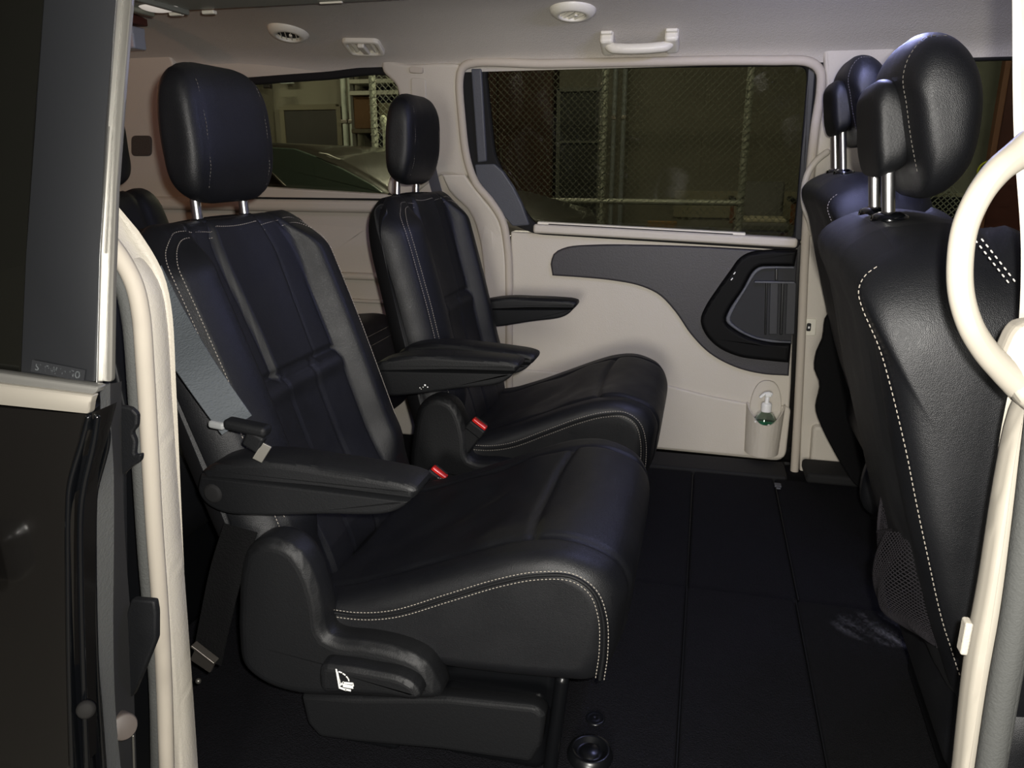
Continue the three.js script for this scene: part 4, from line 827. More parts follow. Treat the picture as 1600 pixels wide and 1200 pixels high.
  const ridge = (l, z, rr) => obj('edge_ridge', [tube(l.map(([u, v]) => [...px(u, v, z), z]), rr, { n: 120, rad: 10 })], M.gloss, d);
  ridge([[138, 652], [128, 690], [109, 757], [106, 800], [106, 900], [108, 1050], [113, 1215]], 1.003, 0.0018);
  ridge([[152, 652], [146, 692], [131, 759], [126, 800], [126, 900], [130, 1050], [136, 1215]], 0.991, 0.0024);
  ridge([[158, 650], [168, 668], [169, 690], [150, 768], [148, 800], [148, 900], [152, 1050], [163, 1215]], 0.962, 0.0018);
  // catch brackets, buffer and bolt seen in the gap
  const zb = 0.875;
  obj('catch_bracket', plate(rpoly(pxs([[172, 632], [203, 637], [214, 648], [213, 668], [205, 676], [211, 690], [209, 712], [220, 709], [219, 721], [205, 730], [192, 742], [194, 930], [205, 1080], [182, 1080], [176, 800]], zb), 0.003), { z: zb, d: 0.006, b: 0.002 }), M.plastic, d);
  obj('catch_bracket', plate(rpoly(pxs([[204, 937], [240, 940], [243, 958], [243, 1000], [225, 1045], [206, 1090], [190, 1090], [185, 1000]], zb + 0.012), 0.003), { z: zb + 0.012, d: 0.008, b: 0.002 }), M.plastic, d);
  const bp = px(196, 1118, 0.9); const bf = lathe([[0, 0.028], [0.008, 0.028], [0.0095, 0.025], [0.0095, 0.014], [0.0085, 0.012], [0.0085, 0], [0, 0]], 0, 0, 0, 30); bf.scale(1.35, 1.35, 1.35); bf.rotateZ(-1.25); bf.rotateY(-0.5); bf.translate(bp[0] - 0.012, bp[1] - 0.004, 0.905);
  obj('door_buffer', [bf], std(0x4a433e, { roughness: 0.6 }), d);
  const bo = px(131, 1112, 1.0); const bl = lathe([[0, 0.003], [0.005, 0.003], [0.0075, 0], [0.0075, -0.004], [0, -0.004]], 0, 0, 0, 24); bl.rotateX(Math.PI / 2 - 0.3); bl.rotateY(0.5); bl.translate(bo[0], bo[1], 0.998);
  obj('door_bolt', [bl], std(0x121110, { roughness: 0.8, specularIntensity: 0.35 }), d);
  const r0 = px(208, 1150, 0.9), r1 = px(210, 1215, 0.9); obj('latch_rod', [rod([...r0, 0.9], [...r1, 0.9], 0.0012, 8)], M.satinMetal, d);
  const hp = px(0, 890, 1.016); obj('door_handle', [rbox(0.06, 0.05, 0.03, 0.012, hp[0] - 0.038, hp[1] - 0.004, 1.02)], M.gloss, d);
}

// ================================================================ belts, bottle, ceiling fittings
{
  const A = px(222, 430, 0.74), B = px(256, 492, 0.70), C = px(311, 580, 0.64), D = px(370, 664, 0.618);
  const t = thing('seat_belt', 'grey shoulder belt with its tongue beside the foreground captain seat', 'seat belt', [C[0], C[1], 0.64]);
  const R = (p, z) => [p[0] - C[0], p[1] - C[1], z - 0.64];
  obj('webbing', [band([R(A, 0.74), R(B, 0.70), R(C, 0.64), R(D, 0.618)], [[0.62, 0.30, -0.75], [0.62, 0.32, -0.74], [0.66, 0.40, -0.66]], 0.044, 0.0016)], M.webbing, t);
  const tp = px(386, 668, 0.645), L = (x, y, z) => [tp[0] + x - C[0], tp[1] + y - C[1], 0.01 + z];
  const tg = obj('tongue', [rbox(0.058, 0.014, 0.020, 0.006, ...L(0.004, 0.003, 0.0), [0, 0, -0.12]), rbox(0.024, 0.024, 0.012, 0.004, ...L(0.012, -0.014, 0), [0, 0, -0.5])], M.plastic, t);
  obj('tongue_blade', [rbox(0.013, 0.024, 0.003, 0.001, ...L(0.022, -0.028, 0.002), [0, 0.5, -0.6])], M.satinMetal, tg);
  obj('tongue_tip', [rbox(0.022, 0.010, 0.008, 0.004, ...L(-0.034, 0.004, 0.006), [0, 0, -0.1])], std(0x8b8d8d, { roughness: 0.5 }), tg);
}
{
  const A = px(400, 835, 0.625), B = px(366, 905, 0.645), C = px(338, 980, 0.655), D = px(318, 1055, 0.66);
  const t = thing('lap_belt', 'black lap belt strap running down to a floor anchor behind the foreground seat', 'seat belt', [D[0], D[1], 0.64]);
  const R = (p, z) => [p[0] - D[0], p[1] - D[1], z - 0.64];
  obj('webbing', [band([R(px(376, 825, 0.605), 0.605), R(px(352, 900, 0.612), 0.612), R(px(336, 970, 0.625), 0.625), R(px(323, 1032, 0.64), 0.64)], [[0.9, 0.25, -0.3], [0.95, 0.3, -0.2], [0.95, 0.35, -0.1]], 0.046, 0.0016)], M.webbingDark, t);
  const q = px(322, 1018, 0.645);
  obj('anchor_plate', [rbox(0.040, 0.004, 0.012, 0.001, q[0] - D[0], q[1] - D[1], 0.008, [0, 0, -0.6]), rbox(0.034, 0.026, 0.006, 0.002, q[0] - D[0] - 0.006, q[1] - D[1] - 0.014, 0.004, [0, 0, -0.5])], M.steel, t);
  const bt = px(312, 1062, 0.645); obj('anchor_bolt', [new THREE.SphereGeometry(0.004, 16, 10).translate(bt[0] - D[0], bt[1] - D[1], 0.008)], M.satinMetal, t);
}
{
  const a = onWall(672, 254, 0.02), b = onWall(690, 312, 0.03);
  const t = thing('seat_belt', 'narrow dark grey belt hanging at the far pillar behind the rear captain seat headrest', 'seat belt', [a[0], a[1], wallZ(a[1]) + 0.03]);
  obj('webbing', [band([[0, 0.02, 0], [0.010, -0.03, 0.004], [b[0] - a[0], b[1] - a[1], 0.006], [b[0] - a[0] + 0.01, b[1] - a[1] - 0.05, 0.006]], [[1, 0.2, 0.1], [1, 0.2, 0.1]], 0.032, 0.0016)], M.greyTrim, t);
}
// hand sanitiser in the door's holder
{
  const t = thing('sanitiser_bottle', 'clear pump bottle of green hand sanitiser standing in the door holder', 'bottle', [0.205, 0.028, -0.782]);
  const shell = lathe([[0, 0], [0.028, 0.0], [0.033, 0.004], [0.035, 0.02], [0.035, 0.085], [0.032, 0.105], [0.022, 0.122], [0.014, 0.128], [0.0125, 0.136], [0.011, 0.136], [0.0125, 0.127], [0.020, 0.119], [0.030, 0.103], [0.033, 0.084], [0.033, 0.02], [0.030, 0.004], [0, 0.003]]);
  obj('bottle_shell', [shell.scale(1, 1, 0.62)], std(0xf2fbf6, { roughness: 0.05, transmission: 1, thickness: 0.002, ior: 1.45 }), t);
  obj('gel', [lathe([[0, 0.004], [0.031, 0.004], [0.0325, 0.02], [0.0325, 0.082], [0.0315, 0.098], [0, 0.098]]).scale(1, 1, 0.61)], std(0x1e8a5c, { roughness: 0.25, transmission: 0.35, thickness: 0.02, attenuationColor: new THREE.Color(0x0f7a4a), attenuationDistance: 0.02 }), t);
  const cap = obj('pump_collar', [lathe([[0, 0.128], [0.0145, 0.128], [0.015, 0.130], [0.0148, 0.150], [0.012, 0.154], [0.006, 0.156], [0.006, 0.172], [0, 0.172]], 0, 0, 0, 30)], M.white, t);
  obj('pump_head', [tube([[0.010, 0.181, 0], [0.003, 0.183, 0], [-0.008, 0.180, 0], [-0.018, 0.170, 0]], 0.0045, { n: 24, rad: 12 }), rbox(0.018, 0.012, 0.014, 0.004, 0.002, 0.178, 0), rod([0.002, 0.155, 0], [0.002, 0.178, 0], 0.004)], M.white, t);
  for (const [u, v, w] of [[1181, 659, 0.007], [1201, 664, 0.005]]) { const q = px(u, v, -0.76); obj('label_print', [rbox(w, w * 0.7, 0.001, 0.0004, q[0] - 0.205, q[1] - 0.028, 0.0215)], M.white, t); }
}
// round air vents in the headliner
function linerFrame(u, v) {                                                     // point and outward normal of the headliner under a sight line
  const d = ray(u, v); let best = null;
  for (let i = 0; i <= 500; i++) { const p = linerCurve.getPoint(i / 1000), t = (p.z - EYE[2]) / d[2], x = d[0] * t, y = EYE[1] + d[1] * t, e = Math.abs(y - p.y - rearLift(x)); if (!best || e < best.e) best = { e, x, y: p.y + rearLift(x), z: p.z, t: i / 1000 }; }
  const a = linerCurve.getPoint(Math.max(0, best.t - 0.01)), b = linerCurve.getPoint(best.t + 0.01), T = b.sub(a).normalize();
  best.n = V(0, -T.z, T.y).normalize(); if (best.n.y > 0) best.n.negate(); return best;
}
function seat(root, f) { root.position.set(f.x, f.y, f.z); root.quaternion.setFromUnitVectors(V(0, -1, 0), f.n); }
function vent(u, v, label, twist) {
  const t = thing('air_vent', label, 'air vent', [0, 0, 0], 'round ceiling air vents');
  const ring = lathe([[0.030, 0.004], [0.030, -0.013], [0.033, -0.016], [0.041, -0.015], [0.050, -0.009], [0.054, -0.002], [0.054, 0.006]], 0, 0, 0, 48);
  obj('bezel', [ring], M.ivory, t);
  obj('duct', [lathe([[0, -0.0065], [0.0305, -0.0065], [0.0305, 0.002], [0, 0.002]].reverse(), 0, 0, 0, 40)], M.rubberDark, t);
  for (const x of [-0.020, -0.008, 0.006, 0.019]) obj('vane', [rbox(0.0025, 0.008, 2 * Math.sqrt(0.030 ** 2 - x * x), 0.001, 0, 0, 0, [0, 0, 0.35]).translate(x, -0.009, 0)], M.ivory, t);
  obj('vane_tab', [rbox(0.008, 0.006, 0.012, 0.002, 0.006, -0.012, 0.002)], M.ivory, t);
  seat(t, linerFrame(u, v)); t.rotateY(twist); return t;
}
vent(451, 49, 'round ceiling air vent with dark slots, left of the coat hook', 0.4);
vent(895, 15, 'round ceiling air vent at the top edge, left of the ivory ceiling handle', 0.7);
// coat hook
{
  const t = thing('coat_hook', 'small ivory coat hook in a rounded bezel on the headliner', 'hook');
  obj('bezel', [plate(rpoly([[-0.050, -0.038], [0.050, -0.038], [0.052, 0.040], [-0.052, 0.040]], 0.018), { z: 0.012, d: 0.018, b: 0.006, holes: [rpoly([[-0.036, -0.026], [0.036, -0.026], [0.038, 0.026], [-0.038, 0.026]], 0.010)] }).rotateX(Math.PI / 2)], M.ivory, t);
  obj('back_plate', [rbox(0.086, 0.004, 0.044, 0.002, 0, 0.002, 0)], M.beige, t);
  obj('hook', [rbox(0.020, 0.012, 0.058, 0.005, 0.0, -0.010, 0.0, [0.15, 0, 0]), rbox(0.012, 0.010, 0.050, 0.004, -0.025, -0.004, 0.002, [0, 0, 0.5]), rbox(0.012, 0.010, 0.050, 0.004, 0.026, -0.004, 0.002, [0, 0, -0.5])], M.ivory, t);
  seat(t, linerFrame(569, 71)); t.rotateY(0.1);
}
// ceiling grab handle over the far door
{
  const a = linerFrame(950, 60), b = linerFrame(1050, 58), f = linerFrame(1000, 58);
  const t = thing('grab_handle', 'ivory ceiling grab handle above the far door window', 'handle');
  const hw = (b.x - a.x) / 2;
  obj('grip', [tube([[-hw, -0.012, 0.004], [-hw * 0.86, -0.030, 0.010], [-hw * 0.55, -0.036, 0.014], [0, -0.038, 0.015], [hw * 0.55, -0.036, 0.014], [hw * 0.86, -0.030, 0.010], [hw, -0.012, 0.004]], 0.0125, { n: 80, rad: 14 })], M.ivory, t);
  for (const s of [-1, 1]) { const m = obj('mount', [rbox(0.034, 0.034, 0.070, 0.009, s * hw, -0.012, 0.0)], M.ivory, t); obj('screw_cover', [rbox(0.028, 0.008, 0.02, 0.003, s * hw, -0.008, 0.034)], M.ivory, m); }
  seat(t, f);
}
// overhead console
{
  const t = thing('overhead_console', 'dark ceiling console with ribbed bins at the top left', 'console', [-0.95, 1.16, 0.0]);
  obj('console_body', [rbox(1.15, 0.048, 0.30, 0.018, 0.10, 0.018, 0)], std(0x9a9c92, { roughness: 0.45 }), t);
  for (let i = 0; i < 4; i++) obj('console_rib', [rbox(0.012, 0.012, 0.27, 0.004, -0.40 + i * 0.085, -0.010, 0)], std(0x6f7168, { roughness: 0.4 }), t);
  for (const x of [-0.30, -0.22]) obj('bin_catch', [rbox(0.03, 0.008, 0.014, 0.003, x + 0.12, -0.010, -0.145)], M.ivory, t);
  obj('bin_catch', [rbox(0.05, 0.004, 0.006, 0.002, 0.195, -0.0085, -0.118)], M.ivory, t);
  const q = px(243, 6, -0.05); obj('lamp_lens', [new THREE.SphereGeometry(0.045, 30, 16).scale(1, 0.35, 0.8).translate(-0.18, 0.0, -0.09)], std(0xe9e6df, { roughness: 0.35, emissive: 0xfff4e8, emissiveIntensity: 0.35 }), t);
}
// small lens box at the rear of the headliner
{
  const f = px(206, 52, -0.48);
  const t = thing('rear_lamp', 'small pale grey lamp box with a brown top, hanging by the rear headliner', 'lamp', [f[0] - 0.005, f[1], -0.48]);
  obj('lamp_lens', [rbox(0.055, 0.045, 0.05, 0.006, 0, -0.018, 0), rbox(0.056, 0.02, 0.051, 0.005, 0, 0.005, 0)], std(0x9a9fac, { roughness: 0.3 }), t);
  obj('lamp_mount', [rbox(0.062, 0.024, 0.06, 0.004, 0.002, 0.032, -0.004)], std(0x4a241d, { roughness: 0.6 }), t);
}
// curved pull on the pillar beside the driver's seat
{
  const pts = [[1292, 238], [1275, 252], [1262, 272], [1256, 300], [1258, 325], [1266, 348], [1268, 364]].map(([u, v], i) => { const dz = [0.012, 0.03, 0.042, 0.048, 0.045, 0.03, 0.012][i], p = onWall(u, v, dz); return [p[0], p[1], wallZ(p[1]) + dz]; });
  const t = thing('grab_handle', 'slim beige curved pull handle on the far pillar beside the driver headrest', 'handle', pts[3]);
  obj('grip', [tube(pts.map((p) => [p[0] - pts[3][0], p[1] - pts[3][1], p[2] - pts[3][2]]), 0.0085, { n: 60, rad: 12 })], M.beige, t);
}

{
  const g = []; for (const [u, v, w] of [[656, 606, 0.002], [661, 605, 0.002], [664, 602, 0.0032], [668, 605, 0.0024], [658, 608, 0.0014]]) { const p = px(u, v, 0.117); g.push(rbox(w, w, 0.0008, 0.0003, p[0] - nearSeat.position.x, p[1], 0.1165 - SC)); }
  obj('paint_fleck', g, M.white, nearSeat, { kind: 'stuff' });
}

// ================================================================ the garage outside
{
  const GY = -0.42, wallMat = std(0x8c897b, { roughness: 0.85, map: blotch, bumpMap: clothBump, bumpScale: 0.001 }), concrete = std(0x5c5850, { roughness: 0.8, map: blotch });
  const fl = struct('floor'); obj('garage_slab', [rbox(20, 0.1, 17, 0.01, -1, GY - 0.051, -1)], concrete, fl);
  const ce = struct('ceiling'); obj('garage_deck', [rbox(20, 0.1, 17, 0.01, -1, 3.05, -1)], std(0x5a574e, { roughness: 0.9 }), ce);
  const wb = struct('wall_back'); obj('painted_wall', [rbox(20, 3.5, 0.1, 0.01, -1, GY + 1.72, -8.6)], wallMat, wb);
  obj('wall_base', [rbox(8, 0.32, 0.04, 0.01, 3.6, px(1100, 312, -8.5)[1] - 0.06, -8.54)], std(0x9d9880, { roughness: 0.8 }), wb);
  const wf = struct('wall_front'); obj('painted_wall', [rbox(20, 3.5, 0.1, 0.01, -1, GY + 1.72, 7.4)], wallMat, wf);
  const w1 = struct('wall_side'); obj('painted_wall', [rbox(0.1, 3.5, 16.2, 0.01, -10.9, GY + 1.72, -0.6)], wallMat, w1);
  const w2 = struct('wall_side'); obj('painted_wall', [rbox(0.1, 3.5, 16.2, 0.01, 8.9, GY + 1.72, -0.6)], wallMat, w2);
  // corner buttress and dark door seen through the quarter window
  const Zw = -8.5, c0 = px(392, 200, Zw)[0], c1 = px(428, 200, Zw)[0];
  obj('wall_buttress', [rbox(c1 - c0 + 0.6, 3.4, 0.4, 0.01, (c0 + c1) / 2 - 0.3, GY + 1.7, Zw + 0.15)], wallMat, wb);
  const d0 = px(457, 300, Zw), d1 = px(529, 171, Zw);
  const dr = struct('door_4'); const dh = d1[1] - GY;
  obj('door_leaf', [rbox(d1[0] - d0[0], dh, 0.05, 0.005, (d0[0] + d1[0]) / 2, GY + dh / 2, Zw + 0.03)], std(0x2b2b29, { roughness: 0.6 }), dr);
  obj('door_frame', [rbox(0.07, dh + 0.07, 0.09, 0.005, d0[0] - 0.03, GY + dh / 2, Zw + 0.03), rbox(0.07, dh + 0.07, 0.09, 0.005, d1[0] + 0.03, GY + dh / 2, Zw + 0.03), rbox(d1[0] - d0[0], 0.07, 0.09, 0.005, (d0[0] + d1[0]) / 2, d1[1] + 0.03, Zw + 0.03)], std(0x6b6757, { roughness: 0.7 }), dr);
  const s0 = px(453, 127, Zw); const sg = thing('wall_sign', 'small pale blank box on the garage wall above the dark door', 'sign', [s0[0], s0[1], Zw + 0.08]);
  obj('sign_face', [rbox(0.19, 0.075, 0.05, 0.006, 0, 0, 0)], std(0xd6e2e2, { roughness: 0.5 }), sg);
  const j0 = px(417, 131, Zw + 0.4); const jb = thing('junction_box', 'small black box high on the pale buttress by the dark door', 'box', [j0[0], j0[1], Zw + 0.384]);
  obj('box_body', [rbox(0.09, 0.11, 0.08, 0.01, 0, 0, 0)], M.satinBlack, jb);
  obj('box_lid', [rbox(0.075, 0.095, 0.012, 0.004, 0, 0, 0.045)], M.plastic, jb);
  // vertical conduits
  const pipe = (u, zz, r, label, mat, v0) => { const p = px(u, v0 ?? 200, zz); const t = thing('conduit', label, 'pipe', [p[0], GY, zz]); obj('pipe', [rod([0, 0.02, 0], [0, 3.40, 0], r, 14)], mat, t); obj('clamp', [rbox(r * 2.5, 0.05, r * 2.6, 0.01, 0, 1.75, 0)], M.steel, t); return t; };
  const paleP = std(0xbfc6bd, { roughness: 0.5 }), greyP = std(0x8f9698, { roughness: 0.45 });
  pipe(540, -8.3, 0.036, 'left of two pale vertical pipes beside the dark garage door', paleP);
  pipe(551, -8.3, 0.036, 'right of two pale vertical pipes beside the dark garage door', paleP);
  pipe(959, -8.2, 0.028, 'left of the two thin grey vertical pipes just right of the tall fence post', greyP);
  pipe(974, -8.2, 0.028, 'right of the two thin grey vertical pipes right of the tall fence post', greyP);
  {
    const a = px(603, 185, -6), b = px(599, 285, -6);
    const t = thing('cable_bundle', 'pale bundle of cables hanging beside the far captain seat headrest', 'cable', [b[0], GY, -6]);
    obj('cable', [tube([[0, 0.05, 0], [0.01, 0.7, 0], [0.02, b[1] - GY, 0], [0.05, a[1] - GY - 0.1, 0], [0.03, a[1] - GY, 0]], 0.032, { n: 60, rad: 10 })], std(0xc9cdb8, { roughness: 0.6 }), t);
    obj('cable', [tube([[-0.05, 0.3, 0.02], [-0.07, b[1] - GY + 0.2, 0.02], [-0.02, a[1] - GY - 0.15, 0.02]], 0.008, { n: 40, rad: 8 })], std(0xc9cdb8, { roughness: 0.6 }), t);
  }
  // dark storage rack with pale shelf boards behind the pipes
  {
    const a = px(556, 130, -8.0), b = px(625, 130, -8.0), t = thing('storage_rack', 'dark storage rack with pale top shelves behind the cable bundle', 'rack', [(a[0] + b[0]) / 2, GY, -8.0]);
    const W = b[0] - a[0] + 0.3, H = 2.7;
    obj('rack_back', [rbox(W, H, 0.04, 0.005, 0.1, H / 2, -0.3)], std(0x2a251c, { roughness: 0.8 }), t);
    for (const [x] of [[-W / 2 + 0.1], [W / 2 + 0.1]]) obj('upright', [rbox(0.05, H, 0.05, 0.005, x, H / 2, 0)], std(0x3b3a33, { roughness: 0.6 }), t);
    for (const v of [128, 146, 205, 262]) obj('shelf', [rbox(W, 0.05, 0.4, 0.006, 0.1, px(580, v, -8.0)[1] - GY, -0.1)], std(v < 150 ? 0x9b9a90 : 0x3a3324, { roughness: 0.7 }), t);
    for (const [x, c, h] of [[-0.2, 0x4a3115, 0.42], [0.15, 0x55503f, 0.3], [0.34, 0x30302c, 0.5]]) obj('stored_box', [rbox(0.28, h, 0.25, 0.01, x, px(580, 205, -8.0)[1] - GY + 0.03 + h / 2, -0.1)], std(c, { roughness: 0.8 }), t);
  }
  // brown sliding doors and a framed cabinet behind the fence
  {
    const a = px(700, 200, -8.3), b = px(868, 200, -8.3), mid = (a[0] + b[0]) / 2;
    const t = thing('cabinet', 'tall dark brown wooden cabinet behind the fence mesh', 'cabinet', [mid, GY, -8.3]); const W = b[0] - a[0];
    obj('carcass', [rbox(W, 3.0, 0.36, 0.01, 0, 1.5, -0.03)], std(0x3a2415, { roughness: 0.7, map: blotch }), t);
    for (const s of [-1, 1]) { const d = obj('door', [rbox(W / 2 - 0.02, 2.9, 0.03, 0.006, s * W / 4, 1.5, 0.16)], std(0x42291a, { roughness: 0.65, map: blotch }), t); obj('handle', [rod([s * 0.05, 1.25, 0.19], [s * 0.05, 1.42, 0.19], 0.01)], M.steel, d); }
    const c = px(872, 200, -8.25), e = px(942, 200, -8.25), k = thing('metal_locker', 'dark grey locker with a pale frame left of the tall fence post', 'locker', [(c[0] + e[0]) / 2, GY, -8.25]); const W2 = e[0] - c[0], top = px(900, 141, -8.25)[1] - GY, mid2 = px(900, 222, -8.25)[1] - GY;
    obj('locker_body', [rbox(W2 - 0.04, top, 0.3, 0.006, 0, top / 2, -0.08)], std(0x2b2c28, { roughness: 0.6 }), k);
    for (const s of [-1, 1]) obj('frame_upright', [rbox(0.045, top + 0.02, 0.05, 0.004, s * (W2 / 2 - 0.02), top / 2, 0.08)], std(0x63655e, { roughness: 0.5 }), k);
    obj('frame_rail', [rbox(W2, 0.045, 0.05, 0.004, 0, top, 0.08)], std(0x63655e, { roughness: 0.5 }), k); obj('frame_rail', [rbox(W2 * 0.95, 0.03, 0.04, 0.004, 0, mid2, 0.08)], std(0x63655e, { roughness: 0.5 }), k);
  }
  // chain-link fence
  {
    const zf = -4.9, xl = px(585, 250, zf)[0], xr = px(1300, 250, zf)[0], p1 = px(941, 250, zf)[0], p2 = px(1163, 250, zf)[0], ry = px(960, 315, zf)[1];
    const t = thing('chain_link_fence', 'chain link fence with galvanised posts seen through the far door window', 'fence', [p1, GY, zf]);
    const g = [], step = 0.052, H = 2.5;
    for (let x = xl - H; x < xr; x += step) for (const s of [1, -1]) {
      let a = [x, 0], b = [x + H, H]; if (s < 0) { a = [x + H, 0]; b = [x, H]; }
      const cl = (X) => { const k = (X - a[0]) / (b[0] - a[0]); return [X, mix(a[1], b[1], k)]; };
      const lo = Math.min(a[0], b[0]), hi = Math.max(a[0], b[0]); if (hi < xl || lo > xr) continue;
      if (lo < xl) { if (a[0] < b[0]) a = cl(xl); else b = cl(xl); } if (hi > xr) { if (a[0] < b[0]) b = cl(xr); else a = cl(xr); }
      const L = Math.hypot(b[0] - a[0], b[1] - a[1]); if (L < 0.1) continue;
      const c = new THREE.CylinderGeometry(0.0024, 0.0024, L, 4, 1, true); c.rotateZ(Math.atan2(-(b[0] - a[0]), b[1] - a[1])); c.translate((a[0] + b[0]) / 2 - p1, (a[1] + b[1]) / 2 + 0.04, s * 0.003); g.push(c);
    }
    obj('mesh', g, std(0x868a7e, { roughness: 0.6 }), t, { kind: 'stuff' });
    const gal = std(0xb9bdb0, { roughness: 0.45, metalness: 0.3 });
    for (const x of [xl, p1, p2, xr]) { const q = obj('post', [rod([x - p1, 0, -0.03], [x - p1, 2.6, -0.03], 0.028, 14)], gal, t); const tie = []; for (let y = 0.1; y < 2.5; y += 0.06) tie.push(new THREE.TorusGeometry(0.030, 0.0035, 5, 14).rotateX(Math.PI / 2 + 0.5).translate(x - p1, y, -0.03)); obj('tie_wire', tie, M.steel, q, { kind: 'stuff' }); }
    obj('rail', [rod([xl - p1, ry - GY, -0.02], [p2 - p1, ry - GY, -0.02], 0.022, 12)], gal, t);
    obj('rail', [rod([xl - p1, 2.56, -0.03], [xr - p1, 2.56, -0.03], 0.022, 12)], gal, t);
  }
  // upholstered chair behind the fence
  {
    const zc = -7.6, q = px(1187, 345, zc), t = thing('armchair', 'black upholstered armchair with wooden arms behind the fence, lower right in the window', 'chair', [q[0], GY, zc]);
    const up = std(0x747472, { roughness: 0.4 }), wood = std(0x7a4e2c, { roughness: 0.5 }), sy = px(1187, 343, zc)[1] - GY, top = px(1187, 284, zc)[1] - GY;
    obj('seat', [rbox(0.56, 0.10, 0.52, 0.035, 0, sy - 0.06, 0.10)], up, t);
    obj('seat_cushion', [rbox(0.50, 0.05, 0.44, 0.022, 0, sy + 0.01, 0.10)], std(0xd2cbb0, { roughness: 0.8 }), t);
    obj('backrest', [rbox(0.50, top - sy, 0.09, 0.04, 0, (top + sy) / 2, -0.20, [-0.12, 0, 0])], up, t);
    for (const s of [-1, 1]) { obj('arm', [rbox(0.07, 0.05, 0.50, 0.02, s * 0.31, sy + 0.22, 0.06)], M.satinBlack, t); obj('arm_post', [rbox(0.045, 0.24, 0.05, 0.01, s * 0.31, sy + 0.09, 0.26)], wood, t); obj('leg', [rbox(0.05, sy - 0.08, 0.05, 0.01, s * 0.25, (sy - 0.08) / 2, 0.30)], wood, t); obj('leg', [rbox(0.05, sy - 0.08, 0.05, 0.01, s * 0.25, (sy - 0.08) / 2, -0.16)], wood, t); }
  }
  {
    const zt = -6.8, q = px(1034, 351, zt), t = thing('low_table', 'low dark table behind the fence carrying a wooden block', 'table', [q[0], GY, zt]), h = q[1] - GY - 0.035;
    obj('table_top', [rbox(0.9, 0.03, 0.5, 0.008, 0.1, h - 0.015, 0)], M.satinBlack, t); for (const a of [-1, 1]) for (const b of [-1, 1]) obj('leg', [rbox(0.04, h - 0.03, 0.04, 0.005, 0.1 + a * 0.4, (h - 0.03) / 2, b * 0.2)], M.satinBlack, t);
    const w = thing('wooden_block', 'tan wooden block lying just above the door sill, behind the fence', 'block', [q[0], q[1] - 0.035, zt]); obj('block', [rbox(0.29, 0.07, 0.12, 0.006, 0, 0.035, 0)], std(0x9a7748, { roughness: 0.7 }), w); obj('end_grain', [rbox(0.006, 0.06, 0.11, 0.002, 0.146, 0.035, 0)], std(0xb08d5c, { roughness: 0.8 }), w);
  }
  // parked car behind the quarter window
  {
    const zc = -3.0, P = (u, v) => px(u, v, zc), o = px(470, 300, zc);
    const t = thing('parked_car', 'dark parked car with a greenish windscreen behind the rear side window', 'car', [o[0], GY, zc - 0.8]);
    const r = (list) => list.map(([u, v]) => { const q = P(u, v); return [q[0] - o[0], q[1] - GY]; });
    const roof = r([[300, 236], [360, 226], [412, 222], [460, 226], [500, 238], [545, 258], [590, 284], [612, 300]]);
    const last = roof[roof.length - 1];
    const body = [...roof, [last[0] + 0.5, last[1] - 0.05], [last[0] + 1.0, last[1] - 0.18], [last[0] + 1.15, 0.45], [last[0] + 1.1, 0.25], [-3.2, 0.25], [-3.2, 0.9]];
    obj('car_body', plate(rpoly(body, 0.05), { z: 0.8, d: 1.6, b: 0.08, seg: 5 }), std(0x2b2925, { roughness: 0.35, clearcoat: 0.4 }), t);
    const ws = r([[416, 230], [460, 232], [498, 246], [540, 266], [584, 290], [600, 302], [455, 300], [414, 262]]);
    obj('side_glass', plate(rpoly(ws, 0.02), { z: 0.806, d: 0.03, b: 0.006 }), std(0x414d46, { roughness: 0.4, clearcoat: 0.3 }), t);
    const pl = r([[415, 262], [418, 261], [448, 290], [444, 291]]); obj('window_pillar', plate(rpoly(pl, 0.002), { z: 0.812, d: 0.02, b: 0.002 }), M.steel, t);
    const vi = r([[499, 238], [512, 240], [532, 249], [517, 247]]); obj('roof_trim', plate(rpoly(vi, 0.004), { z: 0.815, d: 0.02, b: 0.003 }), std(0xbdbdb6, { roughness: 0.4 }), t);
    for (const x of [-2.4, last[0] + 0.35]) { const w = new THREE.CylinderGeometry(0.32, 0.32, 0.2, 36).rotateX(Math.PI / 2).translate(x, 0.32, 0.70); obj('wheel', [w], M.rubberDark, t); }
  }
  // things seen through the front window
  {
    const zr = -8.3, a = px(1553, 250, zr), b = px(1680, 250, zr), t = thing('wooden_door', 'reddish brown door seen through the front window beside the near grab handle', 'door', [(a[0] + b[0]) / 2, GY, zr]);
    const W = b[0] - a[0]; obj('door_leaf', [rbox(W, 2.9, 0.06, 0.01, 0, 1.45, 0)], std(0x5e2f27, { roughness: 0.55, map: blotch }), t); obj('door_frame', [rbox(0.06, 3.0, 0.12, 0.01, -W / 2 - 0.04, 1.5, 0.02)], std(0x8a5b45, { roughness: 0.6 }), t);
    const y = px(1533, 268, -7.6), l = thing('cable_loop', 'thin yellow cable loop hanging near the reddish brown door', 'cable', [y[0], y[1], -7.6]); obj('cable', [new THREE.TorusGeometry(0.10, 0.010, 10, 40).translate(0.07, 0, 0), rod([0.07, 0.1, 0], [0.4, 0.12, -0.02], 0.009)], std(0xc7c32f, { roughness: 0.5 }), l);
    for (const [u, lab] of [[1429, 'left of the two red cords under the near front headrest'], [1444, 'right of the two red cords under the near front headrest']]) { const p = px(u, 335, -7.8), r = thing('red_cord', lab, 'cable', [p[0], GY, -7.8]); obj('cord', [tube([[0.01, 0.3, 0], [0, p[1] - GY - 0.1, 0], [0.004, p[1] - GY + 0.25, 0], [0.0, p[1] - GY + 0.6, 0]], 0.022, { n: 30, rad: 10 })], std(0xd5483a, { roughness: 0.5 }), r); }
